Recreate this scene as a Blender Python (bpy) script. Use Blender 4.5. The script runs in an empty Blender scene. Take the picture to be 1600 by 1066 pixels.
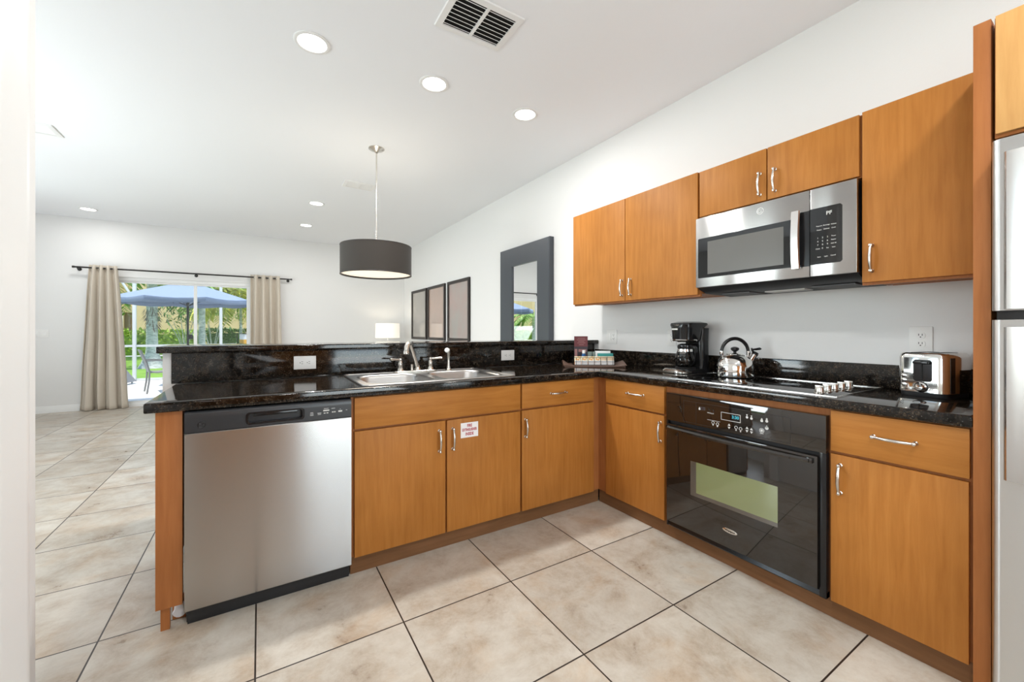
import bpy, bmesh, math, random
from mathutils import Vector, Matrix
random.seed(7)
D = bpy.data; S = bpy.context.scene; COL = S.collection
PI = math.pi

# ------------------------------------------------------------------ camera
cam = D.cameras.new('camera'); camo = D.objects.new('camera', cam); COL.objects.link(camo)
camo.location = (-2.034, -2.118, 1.2)
camo.rotation_euler = (PI/2, 0, -math.radians(31.798))
cam.sensor_width = 36; cam.lens = 635.5*36/1600; cam.shift_y = -15.5/1600
cam.clip_start = 0.05; cam.clip_end = 200
S.camera = camo
# ------------------------------------------------------------------ world, sun, exposure
S.view_settings.view_transform = 'Standard'; S.view_settings.look = 'None'
S.view_settings.gamma = 1; S.view_settings.use_curve_mapping = False
S.view_settings.exposure = -0.04
w = D.worlds.new('sky'); S.world = w; w.use_nodes = True
nt = w.node_tree; nt.nodes.clear()
sky = nt.nodes.new('ShaderNodeTexSky'); sky.sky_type = 'NISHITA'; sky.sun_disc = False
sky.sun_elevation = math.radians(52); sky.sun_rotation = math.radians(110)
bg = nt.nodes.new('ShaderNodeBackground'); bg.inputs[1].default_value = 0.44
out = nt.nodes.new('ShaderNodeOutputWorld')
nt.links.new(sky.outputs[0], bg.inputs[0]); nt.links.new(bg.outputs[0], out.inputs[0])
sun = D.lights.new('sun', 'SUN'); sun.energy = 6.6; sun.angle = 0.02; sun.color = (1, .94, .84)
suno = D.objects.new('sun', sun); COL.objects.link(suno)
suno.rotation_euler = Vector((0.34, 0.30, -0.95)).to_track_quat('-Z', 'Y').to_euler()

def window_light(name, loc, rot, sx, sy, power, color):
    l = D.lights.new(name, 'AREA'); l.shape = 'RECTANGLE'; l.size = sx; l.size_y = sy
    l.energy = power; l.color = color
    o = D.objects.new(name, l); COL.objects.link(o); o.location = loc; o.rotation_euler = rot
    return o
# daylight entering by the kitchen window behind the camera; side and living room lights are added fill
window_light('daylight_kitchen_window', (-0.92, -4.10, 1.25), (PI/2+.55, 0, 0), 1.26, 1.9, 66, (.84, .93, 1))
window_light('added_fill_side', (-2.72, -2.75, 1.55), (0, -PI/2-.55, 0), 1.3, 2.1, 25, (.90, .96, 1))  # added from the left to brighten the right-hand run
window_light('added_fill_living', (-5.70, 1.75, 1.45), (0, -PI/2-.6, 0), 1.7, 1.9, 128, (.88, .95, 1))  # added pair of unseen sources lighting the living room
window_light('added_fill_living', (-5.70, 4.35, 1.45), (0, -PI/2-.6, 0), 1.7, 1.9, 46, (.88, .95, 1))

# ------------------------------------------------------------------ materials
def mat(name, col=(.8,.8,.8), rough=.5, metal=0, spec=.5, trans=0, coat=0, emit=None, estr=0, alpha=1, ior=1.45, sheen=0, aniso=0):
    m = D.materials.new(name); m.use_nodes = True
    b = m.node_tree.nodes['Principled BSDF']
    b.inputs['Base Color'].default_value = (*col, 1); b.inputs['Roughness'].default_value = rough
    b.inputs['Metallic'].default_value = metal; b.inputs['Specular IOR Level'].default_value = spec
    b.inputs['Transmission Weight'].default_value = trans; b.inputs['Coat Weight'].default_value = coat
    b.inputs['IOR'].default_value = ior; b.inputs['Coat Roughness'].default_value = .08
    b.inputs['Sheen Weight'].default_value = sheen; b.inputs['Anisotropic'].default_value = aniso
    if emit:
        b.inputs['Emission Color'].default_value = (*emit, 1); b.inputs['Emission Strength'].default_value = estr
    return m
def nd(m, t, **k):
    n = m.node_tree.nodes.new(t)
    for a, v in k.items(): setattr(n, a, v)
    return n
def lk(m, a, b): m.node_tree.links.new(a, b)
def coords(m, scale=(1,1,1), loc=(0,0,0), kind='Object', rot=(0,0,0)):
    tc = nd(m, 'ShaderNodeTexCoord'); mp = nd(m, 'ShaderNodeMapping')
    mp.inputs['Scale'].default_value = scale; mp.inputs['Location'].default_value = loc; mp.inputs['Rotation'].default_value = rot
    lk(m, tc.outputs[kind], mp.inputs[0]); return mp.outputs[0]
def noise(m, vec, scale, detail=4, rough=.6, dist=0):
    n = nd(m, 'ShaderNodeTexNoise'); n.inputs['Scale'].default_value = scale; n.inputs['Detail'].default_value = detail
    n.inputs['Roughness'].default_value = rough; n.inputs['Distortion'].default_value = dist
    lk(m, vec, n.inputs['Vector']); return n.outputs['Fac']
def ramp(m, fac, stops):
    r = nd(m, 'ShaderNodeValToRGB'); e = r.color_ramp.elements
    while len(e) < len(stops): e.new(.5)
    for i, (p, c) in enumerate(stops): e[i].position = p; e[i].color = (*c, 1)
    lk(m, fac, r.inputs[0]); return r.outputs[0]
def mixc(m, a, b, fac, mode='MIX'):
    x = nd(m, 'ShaderNodeMix', data_type='RGBA', blend_type=mode)
    for s, v in ((6, a), (7, b)):
        if hasattr(v, 'links'): lk(m, v, x.inputs[s])
        else: x.inputs[s].default_value = (*v, 1)
    if hasattr(fac, 'links'): lk(m, fac, x.inputs[0])
    else: x.inputs[0].default_value = fac
    return x.outputs[2]
def base(m): return m.node_tree.nodes['Principled BSDF'].inputs
def bump(m, h, strength=.2, dist=.01):
    b = nd(m, 'ShaderNodeBump'); b.inputs['Strength'].default_value = strength; b.inputs['Distance'].default_value = dist
    lk(m, h, b.inputs['Height']); lk(m, b.outputs[0], base(m)['Normal'])

def wall_paint(name, col):
    m = mat(name, col, .85, spec=.25); v = coords(m)
    bump(m, noise(m, v, 90, 3), .12, .003); return m
M = {}
M['wall'] = wall_paint('wall_paint', (.785, .78, .77))
M['ceil'] = wall_paint('ceiling_paint', (.885, .90, .925))
M['trim'] = mat('white_gloss_paint', (.84, .84, .83), .35)
def wood(name, c0, c1, c2, horiz=False, rough=.46):
    m = mat(name, c1, rough, spec=.25); 
    sc = (1.2, 14, 14) if horiz else (14, 14, 1.0)
    v = coords(m, sc)
    oi = nd(m, 'ShaderNodeObjectInfo'); ad = nd(m, 'ShaderNodeVectorMath', operation='ADD')
    cx = nd(m, 'ShaderNodeCombineXYZ')
    mu = nd(m, 'ShaderNodeMath', operation='MULTIPLY'); mu.inputs[1].default_value = 37
    lk(m, oi.outputs['Random'], mu.inputs[0]); lk(m, mu.outputs[0], cx.inputs[0]); lk(m, mu.outputs[0], cx.inputs[2])
    lk(m, v, ad.inputs[0]); lk(m, cx.outputs[0], ad.inputs[1])
    g = noise(m, ad.outputs[0], 3.2, 6, .62, .35)
    c = ramp(m, g, [(.30, c0), (.52, c1), (.75, c2)])
    v2 = coords(m, (1,1,1)); b2 = noise(m, v2, 2.2, 2)
    c = mixc(m, c, ramp(m, b2, [(.3, (.86,.84,.80)), (.7, (1.08,1.08,1.08))]), 1, 'MULTIPLY')
    lk(m, c, base(m)['Base Color']); return m
M['door'] = wood('maple_vertical_grain', (.39,.146,.026), (.445,.175,.035), (.495,.207,.046))
M['drawer'] = wood('maple_horizontal_grain', (.40,.150,.027), (.455,.182,.037), (.51,.216,.048), True)
M['frame'] = wood('reddish_maple_frame', (.345,.122,.036), (.395,.145,.045), (.43,.165,.053))
M['kick_shaded'] = wood('shade_toned_kick_wood', (.17,.080,.034), (.20,.096,.042), (.23,.11,.05), True)  # maple darkened in its colour to stand for shade below the doors
M['paledoor'] = wood('pale_maple', (.53,.28,.095), (.59,.325,.118), (.63,.365,.14))
def granite():
    m = mat('black_granite', (.012,.011,.01), .07, spec=.5)
    v = coords(m)
    vo = nd(m, 'ShaderNodeTexVoronoi', feature='F1'); vo.inputs['Scale'].default_value = 230; lk(m, v, vo.inputs['Vector'])
    sep = nd(m, 'ShaderNodeSeparateColor'); lk(m, vo.outputs['Color'], sep.inputs[0])
    c1 = ramp(m, sep.outputs[0], [(.0, (.006,.006,.006)), (.55, (.016,.012,.009)), (.80, (.030,.021,.014)), (1, (.062,.052,.040))])
    n = noise(m, v, 26, 3); c2 = ramp(m, n, [(.42, (.25,.25,.26)), (.62, (1.3,1.2,1.1))])
    c = mixc(m, c1, c2, 1, 'MULTIPLY')
    vo2 = nd(m, 'ShaderNodeTexVoronoi', feature='F1'); vo2.inputs['Scale'].default_value = 85; lk(m, v, vo2.inputs['Vector'])
    fl = ramp(m, vo2.outputs['Distance'], [(.10, (1,1,1)), (.17, (0,0,0))])
    c = mixc(m, c, (.10,.093,.08), fl)
    lk(m, c, base(m)['Base Color']); return m
M['granite'] = granite()
def floor_mat():
    m = mat('travertine_tile', (.5,.42,.34), .3, spec=.45)
    P = .518
    v = coords(m, (1,1,1), (.494 + 20*P, -.06 + 20*P, 0))
    br = nd(m, 'ShaderNodeTexBrick'); br.offset = 0; br.squash = 1
    br.inputs['Color1'].default_value = (.86,.86,.86,1); br.inputs['Color2'].default_value = (1.06,1.06,1.06,1)
    br.inputs['Mortar'].default_value = (0,0,0,1)
    br.inputs['Scale'].default_value = 1; br.inputs['Mortar Size'].default_value = .0031; br.inputs['Mortar Smooth'].default_value = .1
    br.inputs['Brick Width'].default_value = P; br.inputs['Row Height'].default_value = P; br.inputs['Bias'].default_value = 0
    lk(m, v, br.inputs['Vector'])
    sn = nd(m, 'ShaderNodeVectorMath', operation='SNAP'); sn.inputs[1].default_value = (P, P, P); lk(m, v, sn.inputs[0])
    sc = nd(m, 'ShaderNodeVectorMath', operation='SCALE'); sc.inputs[3].default_value = 3.7; lk(m, sn.outputs[0], sc.inputs[0])
    ad = nd(m, 'ShaderNodeVectorMath', operation='ADD'); lk(m, v, ad.inputs[0]); lk(m, sc.outputs[0], ad.inputs[1])
    n1 = noise(m, ad.outputs[0], 4.5, 14, .74, .25)
    c = ramp(m, n1, [(.30, (.335,.268,.205)), (.42, (.45,.383,.308)), (.52, (.525,.472,.40)), (.70, (.615,.572,.50))])
    n2 = noise(m, ad.outputs[0], 3.0, 9, .66, .4)
    c = mixc(m, c, ramp(m, n2, [(.36, (.93,.82,.72)), (.50, (1,1,1)), (.70, (1.05,1.06,1.08))]), .85, 'MULTIPLY')
    n3 = noise(m, ad.outputs[0], 14, 8, .72, 1.2)
    c = mixc(m, c, (.34,.265,.21), ramp(m, n3, [(.60, (0,0,0)), (.70, (.38,.38,.38))]))
    c = mixc(m, c, br.outputs['Color'], 1, 'MULTIPLY')
    c = mixc(m, c, (.030,.021,.016), br.outputs['Fac'])
    lk(m, c, base(m)['Base Color'])
    inv = nd(m, 'ShaderNodeMath', operation='SUBTRACT'); inv.inputs[0].default_value = 1; lk(m, br.outputs['Fac'], inv.inputs[1])
    bump(m, inv.outputs[0], .5, .003)
    rr = ramp(m, n1, [(.3, (.26,.26,.26)), (.7, (.36,.36,.36))]); lk(m, rr, base(m)['Roughness'])
    return m
M['floor'] = floor_mat()
def steel(name, col, rough, sc, an=0, ar=0):
    m = mat(name, col, rough, 1); v = coords(m, sc)
    n = noise(m, v, 1, 3, .7)
    lk(m, ramp(m, n, [(.3, (rough*.96,)*3), (.7, (rough*1.05,)*3)]), base(m)['Roughness'])
    m.node_tree.nodes['Principled BSDF'].inputs['Anisotropic'].default_value = an
    if an:
        tg = nd(m, 'ShaderNodeCombineXYZ'); tg.inputs[2].default_value = 1; lk(m, tg.outputs[0], base(m)['Tangent'])
    return m
M['steel'] = steel('brushed_steel', (.45,.44,.43), .24, (3, 3, 400), .95)
M['steelv'] = steel('brushed_steel_vertical', (.62,.60,.585), .26, (300, 300, 3))
M['sink'] = steel('satin_sink_steel', (.50,.485,.47), .30, (60, 60, 60))
M['fridge'] = steel('fridge_steel', (.66,.66,.655), .36, (300, 300, 3), .9)
M['chrome'] = mat('polished_chrome', (.80,.79,.77), .07, 1)
M['nickel'] = mat('brushed_nickel', (.66,.63,.58), .24, 1)
M['filtermesh'] = mat('grey_filter_mesh', (.10,.10,.105), .6)
M['blackglass'] = mat('black_glass', (.006,.006,.006), .03, spec=.6, ior=1.5)
M['ovenglass'] = mat('oven_black_glass', (.012,.009,.007), .03, spec=.75, ior=1.6)
M['ovenwindow'] = mat('oven_window_glass', (.215,.245,.11), .05, spec=.8, ior=1.7)
M['ovenborder'] = mat('oven_window_border', (.085,.072,.058), .05, spec=.8, ior=1.7)
M['black'] = mat('black_plastic', (.010,.010,.011), .16)
M['mattblack'] = mat('matt_black_plastic', (.018,.018,.019), .5)
M['darkslot'] = mat('dark_recess', (.004,.004,.004), .8)
M['dwstrip'] = mat('dishwasher_black_strip', (.026,.027,.03), .3)
M['mwwindow'] = mat('microwave_mesh_window', (.135,.13,.122), .22, spec=.5)
M['white'] = mat('white_plastic', (.80,.79,.77), .35)
M['print'] = mat('pale_grey_print', (.62,.62,.60), .5)
M['red'] = mat('red_print', (.42,.03,.05), .6)
M['paper'] = mat('white_paper', (.86,.84,.84), .6)
M['clock'] = mat('blue_green_display', (.01,.05,.06), .3, emit=(.06,.55,.70), estr=.9)
M['glow'] = mat('lamp_diffuser', (.9,.9,.9), .5, emit=(1,.97,.92), estr=9)
M['pendglow'] = mat('pendant_diffuser', (.9,.85,.75), .5, emit=(1,.88,.70), estr=.75)
M['shadeglow'] = mat('lit_lampshade', (.9,.88,.82), .7, emit=(1,.92,.78), estr=.56)
M['drum'] = mat('brown_drum_fabric', (.030,.024,.019), .75, sheen=.1)
M['espresso'] = mat('espresso_wood', (.018,.012,.010), .4)
M['mframe'] = mat('dark_grey_leather_frame', (.058,.066,.078), .33)
M['mirror'] = mat('mirror_glass', (.92,.93,.93), .01, 1)
M['rodm'] = mat('dark_bronze_rod', (.02,.018,.016), .4)
def glass_thin(name, tint=(1,1,1), gl=.06, rough=0):
    m = D.materials.new(name); m.use_nodes = True; m.node_tree.nodes.clear()
    t = nd(m, 'ShaderNodeBsdfTransparent'); t.inputs[0].default_value = (*tint, 1)
    g = nd(m, 'ShaderNodeBsdfGlossy'); g.inputs['Roughness'].default_value = rough
    f = nd(m, 'ShaderNodeFresnel'); f.inputs[0].default_value = 1.45
    x = nd(m, 'ShaderNodeMixShader'); o = nd(m, 'ShaderNodeOutputMaterial')
    lk(m, f.outputs[0], x.inputs[0]); lk(m, t.outputs[0], x.inputs[1]); lk(m, g.outputs[0], x.inputs[2]); lk(m, x.outputs[0], o.inputs[0])
    return m
M['pane'] = glass_thin('window_glass', (.96,.98,.97))
M['carafe'] = glass_thin('carafe_glass', (.62,.60,.57))
def fabric(name, col, sc=260):
    m = mat(name, col, .9, spec=.15, sheen=.15); v = coords(m)
    wv = nd(m, 'ShaderNodeTexWave'); wv.inputs['Scale'].default_value = sc; lk(m, v, wv.inputs['Vector'])
    bump(m, wv.outputs['Fac'], .1, .001); return m
M['curtain'] = fabric('beige_curtain_fabric', (.60,.535,.45))
M['walnut'] = wood('dark_tray_wood', (.10,.055,.04), (.13,.075,.055), (.16,.095,.07), True, .4)
def artm(name, ca, cb):
    m = mat(name, ca, .03, spec=.5, ior=2.3); v = coords(m, (1,1,.8))
    lk(m, ramp(m, noise(m, v, 2.2, 2), [(.35, ca), (.65, cb)]), base(m)['Base Color']); return m

# ------------------------------------------------------------------ mesh helpers
def NB(): return bmesh.new()
def quadbox(bm, lo, hi, mi=0, bev=0, seg=2):
    (x0,y0,z0),(x1,y1,z1) = lo, hi
    vs = [bm.verts.new(p) for p in ((x0,y0,z0),(x1,y0,z0),(x1,y1,z0),(x0,y1,z0),(x0,y0,z1),(x1,y0,z1),(x1,y1,z1),(x0,y1,z1))]
    fs = [bm.faces.new([vs[i] for i in f]) for f in ((3,2,1,0),(4,5,6,7),(0,1,5,4),(1,2,6,5),(2,3,7,6),(3,0,4,7))]
    for f in fs: f.material_index = mi
    if bev:
        ed = list({e for f in fs for e in f.edges})
        r = bmesh.ops.bevel(bm, geom=ed, offset=bev, segments=seg, profile=.6, affect='EDGES', clamp_overlap=True)
        for f in r['faces']: f.material_index = mi
    return bm
def bx(lo, hi, bev=0, mi=0, seg=2): return quadbox(NB(), lo, hi, mi, bev, seg)
def frame_for(d):
    d = d.normalized(); a = Vector((0,0,1)) if abs(d.z) < .9 else Vector((1,0,0))
    u = d.cross(a).normalized(); return u, d.cross(u).normalized()
def tube(bm, pts, r, n=12, mi=0, cap=True, closed=False):
    pts = [Vector(p) for p in pts]; N = len(pts)
    rs = r if isinstance(r, (list, tuple)) else [r]*N
    rings = []; u = None
    for i, p in enumerate(pts):
        if closed: d = pts[(i+1) % N]-pts[i-1]
        else: d = (pts[min(i+1,N-1)]-pts[max(i-1,0)])
        if u is None: u, v = frame_for(d)
        else:
            d.normalize(); u = (u - d*u.dot(d)).normalized(); v = d.cross(u)
        rings.append([bm.verts.new(p + (u*math.cos(2*PI*k/n) + v*math.sin(2*PI*k/n))*rs[i]) for k in range(n)])
    R = range(N) if closed else range(N-1)
    for i in R:
        a, b = rings[i], rings[(i+1) % N]
        for k in range(n):
            f = bm.faces.new((a[k], a[(k+1)%n], b[(k+1)%n], b[k])); f.material_index = mi
    if cap and not closed:
        for rg, fl in ((rings[0], 1), (rings[-1], 0)):
            f = bm.faces.new(rg[::-1] if fl else rg); f.material_index = mi
    return bm
def cyl(bm, p0, p1, r0, r1=None, n=24, mi=0): return tube(bm, [p0, p1], [r0, r0 if r1 is None else r1], n, mi)
def lathe(bm, prof, c=(0,0,0), n=32, mi=0, capb=True, capt=True, axis=None):
    q = Matrix.Identity(3) if axis is None else Vector(axis).to_track_quat('Z','Y').to_matrix()
    c = Vector(c); rings = []
    for r, z in prof:
        rings.append([bm.verts.new(c + q @ Vector((max(r,1e-5)*math.cos(2*PI*k/n), max(r,1e-5)*math.sin(2*PI*k/n), z))) for k in range(n)])
    for a, b in zip(rings, rings[1:]):
        for k in range(n):
            f = bm.faces.new((a[k], a[(k+1)%n], b[(k+1)%n], b[k])); f.material_index = mi
    if capb: f = bm.faces.new(rings[0][::-1]); f.material_index = mi
    if capt: f = bm.faces.new(rings[-1]); f.material_index = mi
    return bm
def extr(bm, poly, vec, mi=0):
    vec = Vector(vec); a = [bm.verts.new(p) for p in poly]; b = [bm.verts.new(Vector(p)+vec) for p in poly]
    n = len(a); fs = [bm.faces.new(a[::-1]), bm.faces.new(b)]
    for k in range(n): fs.append(bm.faces.new((a[k], a[(k+1)%n], b[(k+1)%n], b[k])))
    for f in fs: f.material_index = mi
    return bm
def rrect(w, h, r, n=6, cx=0, cy=0):
    pts = []
    for sx, sy, a0 in ((1,1,0),(-1,1,PI/2),(-1,-1,PI),(1,-1,1.5*PI)):
        for k in range(n+1):
            a = a0 + PI/2*k/n
            pts.append((cx + sx*(w/2-r) + r*math.cos(a), cy + sy*(h/2-r) + r*math.sin(a)))
    return pts
def loft(bm, rings, mi=0, capb=True, capt=True):
    R = [[bm.verts.new(p) for p in r] for r in rings]; n = len(R[0])
    for a, b in zip(R, R[1:]):
        for k in range(n):
            f = bm.faces.new((a[k], a[(k+1)%n], b[(k+1)%n], b[k])); f.material_index = mi
    if capb: bm.faces.new(R[0][::-1]).material_index = mi
    if capt: bm.faces.new(R[-1]).material_index = mi
    return bm
def text(bm, s, size, mtx, mi=0, align='CENTER', thick=.0004, bold=0):
    cu = D.curves.new('t', 'FONT'); cu.body = s; cu.size = size; cu.align_x = align; cu.align_y = 'CENTER'
    cu.extrude = thick; cu.offset = bold; cu.resolution_u = 3
    o = D.objects.new('t', cu); COL.objects.link(o)
    me = D.meshes.new_from_object(o.evaluated_get(bpy.context.evaluated_depsgraph_get()))
    D.objects.remove(o); D.curves.remove(cu)
    me.transform(mtx); 
    i0 = len(bm.faces); bm.from_mesh(me); D.meshes.remove(me); bm.faces.ensure_lookup_table()
    for f in bm.faces[i0:]: f.material_index = mi
    return bm
FACE = Matrix.Rotation(PI/2, 4, 'X')          # text reading from the -y side
def at(x, y, z, rot=FACE): return Matrix.Translation((x, y, z)) @ rot
def obj(name, bm, mats, parent=None, loc=None, smooth=True, ang=38):
    me = D.meshes.new(name)
    bmesh.ops.recalc_face_normals(bm, faces=bm.faces[:]) if name not in ('curtain_cloth',) else None
    bm.to_mesh(me); bm.free()
    if smooth:
        me.polygons.foreach_set('use_smooth', [True]*len(me.polygons)); me.set_sharp_from_angle(angle=math.radians(ang))
    for m in (mats if isinstance(mats, (list, tuple)) else [mats]): me.materials.append(M[m] if isinstance(m, str) else m)
    o = D.objects.new(name, me); COL.objects.link(o)
    if parent: o.parent = parent
    if loc: o.location = loc
    return o
def tag(o, label, cat, group=None):
    o['label'] = label; o['category'] = cat
    if group: o['group'] = group
    return o
def thing(name, label, cat, loc=(0,0,0), rotz=0, group=None):
    o = D.objects.new(name, None); COL.objects.link(o); o.location = loc; o.rotation_euler = (0,0,rotz)
    o.empty_display_size = .1; return tag(o, label, cat, group)
def struct(name, bm, mats, parent=None, **k):
    o = obj(name, bm, mats, parent, **k)
    o['kind'] = 'structure'; return o
def wp(name, bm, mats, parent, **k):           # a part whose mesh is written in world coordinates
    o = obj(name, bm, mats, parent, **k)
    o.location = -Vector(parent.location) if parent.type == 'EMPTY' else (0,0,0); return o
def dup(root, loc, rotz=None, label=None):
    r = root.copy(); COL.objects.link(r); r.location = loc
    if rotz is not None: r.rotation_euler = (0,0,rotz)
    if label: r['label'] = label
    for ch in list(root.children):
        c = ch.copy(); COL.objects.link(c); c.parent = r
        for g in list(ch.children):
            d = g.copy(); COL.objects.link(d); d.parent = c
    return r

# ------------------------------------------------------------------ room shell
WX, WF, ZC = .60, 6.52, 2.91
CT = .92                                        # worktop height
struct('floor', bx((-5.75,-4.1,-.06), (WX+.12, WF+.02, 0)), 'floor', smooth=False)
struct('ceiling', bx((-5.75,-4.15,ZC), (WX+.15, WF+.15, ZC+.15)), 'ceil', smooth=False)
struct('wall_right', bx((WX,-4.15,0), (WX+.15, WF+.15, ZC)), 'wall', smooth=False)
b = NB()                                        # far wall round the sliding door
SX0, SX1, SZ = -4.02, -2.165, 2.05
quadbox(b, (-5.75,WF,0), (SX0,WF+.15,ZC)); quadbox(b, (SX1,WF,0), (WX,WF+.15,ZC)); quadbox(b, (SX0,WF,SZ), (SX1,WF+.15,ZC))
struct('wall_far', b, 'wall', smooth=False)
b = NB()                                        # living room's side wall with two unseen windows added for fill light
for y0, y1 in ((-.21,.9),(2.6,3.5),(5.2,WF)): quadbox(b, (-5.75,y0,0), (-5.6,y1,ZC))
for y0, y1 in ((.9,2.6),(3.5,5.2)): quadbox(b, (-5.75,y0,0), (-5.6,y1,.5)); quadbox(b, (-5.75,y0,2.4), (-5.6,y1,ZC))
struct('wall_left', b, 'wall', smooth=False)
def fixed_window(name, x0, x1, y0, y1, z0, z1, along):
    t = D.objects.new(name, None); COL.objects.link(t); t['kind'] = 'structure'
    b = NB(); f = .05
    if along == 'y':
        quadbox(b,(x0,y0,z0),(x1,y0+f,z1)); quadbox(b,(x0,y1-f,z0),(x1,y1,z1)); quadbox(b,(x0,y0+f,z0),(x1,y1-f,z0+f)); quadbox(b,(x0,y0+f,z1-f),(x1,y1-f,z1)); quadbox(b,(x0,(y0+y1)/2-.02,z0+f),(x1,(y0+y1)/2+.02,z1-f))
        g = bx(((x0+x1)/2-.003,y0+f,z0+f),((x0+x1)/2+.003,y1-f,z1-f))
    else:
        quadbox(b,(x0,y0,z0),(x0+f,y1,z1)); quadbox(b,(x1-f,y0,z0),(x1,y1,z1)); quadbox(b,(x0+f,y0,z0),(x1-f,y1,z0+f)); quadbox(b,(x0+f,y0,z1-f),(x1-f,y1,z1))
        g = bx((x0+f,(y0+y1)/2-.003,z0+f),(x1-f,(y0+y1)/2+.003,z1-f))
    obj('window_frame', b, 'trim', t, smooth=False)['kind'] = 'structure'
    obj('pane', g, 'pane', t, smooth=False)['kind'] = 'structure'
fixed_window('window_added_1', -5.68,-5.64,.9,2.6,.5,2.4,'y')  # this one and the next are unseen, added to light the living room
fixed_window('window_added_2', -5.68,-5.64,3.5,5.2,.5,2.4,'y')
KX = -2.644                                     # kitchen's left wall with its cased doorway
b = NB()
quadbox(b, (-5.75,-.33,0), (KX-.11,-.21,ZC))
quadbox(b, (KX-.11,-.44,0), (KX,-.21,ZC)); quadbox(b, (KX-.11,-1.25,2.36), (KX,-.44,ZC)); quadbox(b, (KX-.11,-4.0,0), (KX,-3.8,ZC)); quadbox(b, (KX-.11,-1.7,0), (KX,-1.25,ZC)); quadbox(b, (KX-.11,-3.8,0), (KX,-1.7,.9)); quadbox(b, (KX-.11,-3.8,2.2), (KX,-1.7,ZC))
struct('wall_left_kitchen', b, 'wall', smooth=False)
b = NB()                                        # moulded casing
def casing(b, y0, y1):
    s = 1 if y1 > y0 else -1
    prof = [(0,0),(.016,.0),(.019,.006),(.019,.018),(.014,.024),(.014,.05),(.010,.056),(.010,.072),(.006,.078),(0,.08)]
    extr(b, [(KX + px, y0 + s*py*(abs(y1-y0)/.08), 0) for px, py in prof], (0,0,2.49))
casing(b, -.297, -.445); casing(b, -1.395, -1.255)
quadbox(b, (KX,-1.395,2.36), (KX+.016,-.297,2.49))
quadbox(b, (KX-.11,-.455,0), (KX,-.44,2.36)); quadbox(b, (KX-.11,-1.27,0), (KX,-1.25,2.36))
struct('trim_1', b, 'trim')
struct('door_2', bx((KX-.09,-1.25,.01), (KX-.05,-.455,2.36), .002), 'trim')
b = NB()                                        # back wall with the kitchen window
quadbox(b, (KX-.11,-4.12,0), (-1.55,-4.0,ZC)); quadbox(b, (-.29,-4.12,0), (WX,-4.0,ZC)); quadbox(b, (-1.55,-4.12,0), (-.29,-4.0,.3)); quadbox(b, (-1.55,-4.12,2.2), (-.29,-4.0,ZC))
struct('wall_back', b, 'wall', smooth=False)
fixed_window('window_3', -1.55,-.29,-4.09,-4.05,.3,2.2,'x')
fixed_window('window_added_4', KX-.07,KX-.03,-3.8,-1.7,.9,2.2,'y')  # unseen window added so light reaches the right-hand cabinets
b = NB()
for k in range(34): quadbox(b, (-1.5,-4.045,.36+k*.053), (-.34,-4.005,.362+k*.053))
tag(obj('window_blind', b, 'white', smooth=False), 'white horizontal slat blind in the kitchen window behind the camera', 'blind')
b = NB(); prof = [(0,0),(-.014,0),(-.014,.075),(-.008,.09),(-.008,.098),(0,.1)]
extr(b, [(-5.6,WF+py,pz) for py,pz in prof], (SX0+5.6,0,0)); extr(b, [(SX1,WF+py,pz) for py,pz in prof], (WX-SX1,0,0))
struct('baseboard_far', b, 'trim')
struct('baseboard_right', extr(NB(), [(WX+py,.8,pz) for py,pz in prof], (0,WF-.8,0)), 'trim')
# sliding glass door
t = D.objects.new('door_1', None); COL.objects.link(t); t['kind'] = 'structure'
b = NB()
quadbox(b,(SX0,WF+.02,0),(SX0+.05,WF+.12,SZ)); quadbox(b,(SX1-.035,WF+.02,0),(SX1,WF+.12,SZ)); quadbox(b,(SX0+.05,WF+.02,SZ-.055),(SX1-.035,WF+.12,SZ)); quadbox(b,(SX0+.05,WF+.005,0),(SX1-.035,WF+.12,.035))
for px in (SX0+.05, -2.985, SX1-.07): quadbox(b, (px,WF+.043,.034), (px+.045,WF+.087,SZ-.054))
quadbox(b, (SX0+.095,WF+.045,.035), (SX1-.07,WF+.085,.085)); quadbox(b, (SX0+.095,WF+.045,SZ-.085), (SX1-.07,WF+.085,SZ-.055))
obj('door_frame', b, 'trim', t, smooth=False)['kind'] = 'structure'
for a, c in ((SX0+.095,-2.985),(-2.94,SX1-.07)):
    obj('pane', bx((a,WF+.062,.085),(c,WF+.066,SZ-.085)), 'pane', t, smooth=False)['kind'] = 'structure'
# breakfast-bar knee wall
struct('wall_peninsula', bx((-2.47,.678,0), (WX,.80,1.083)), 'wall', smooth=False)

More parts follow.
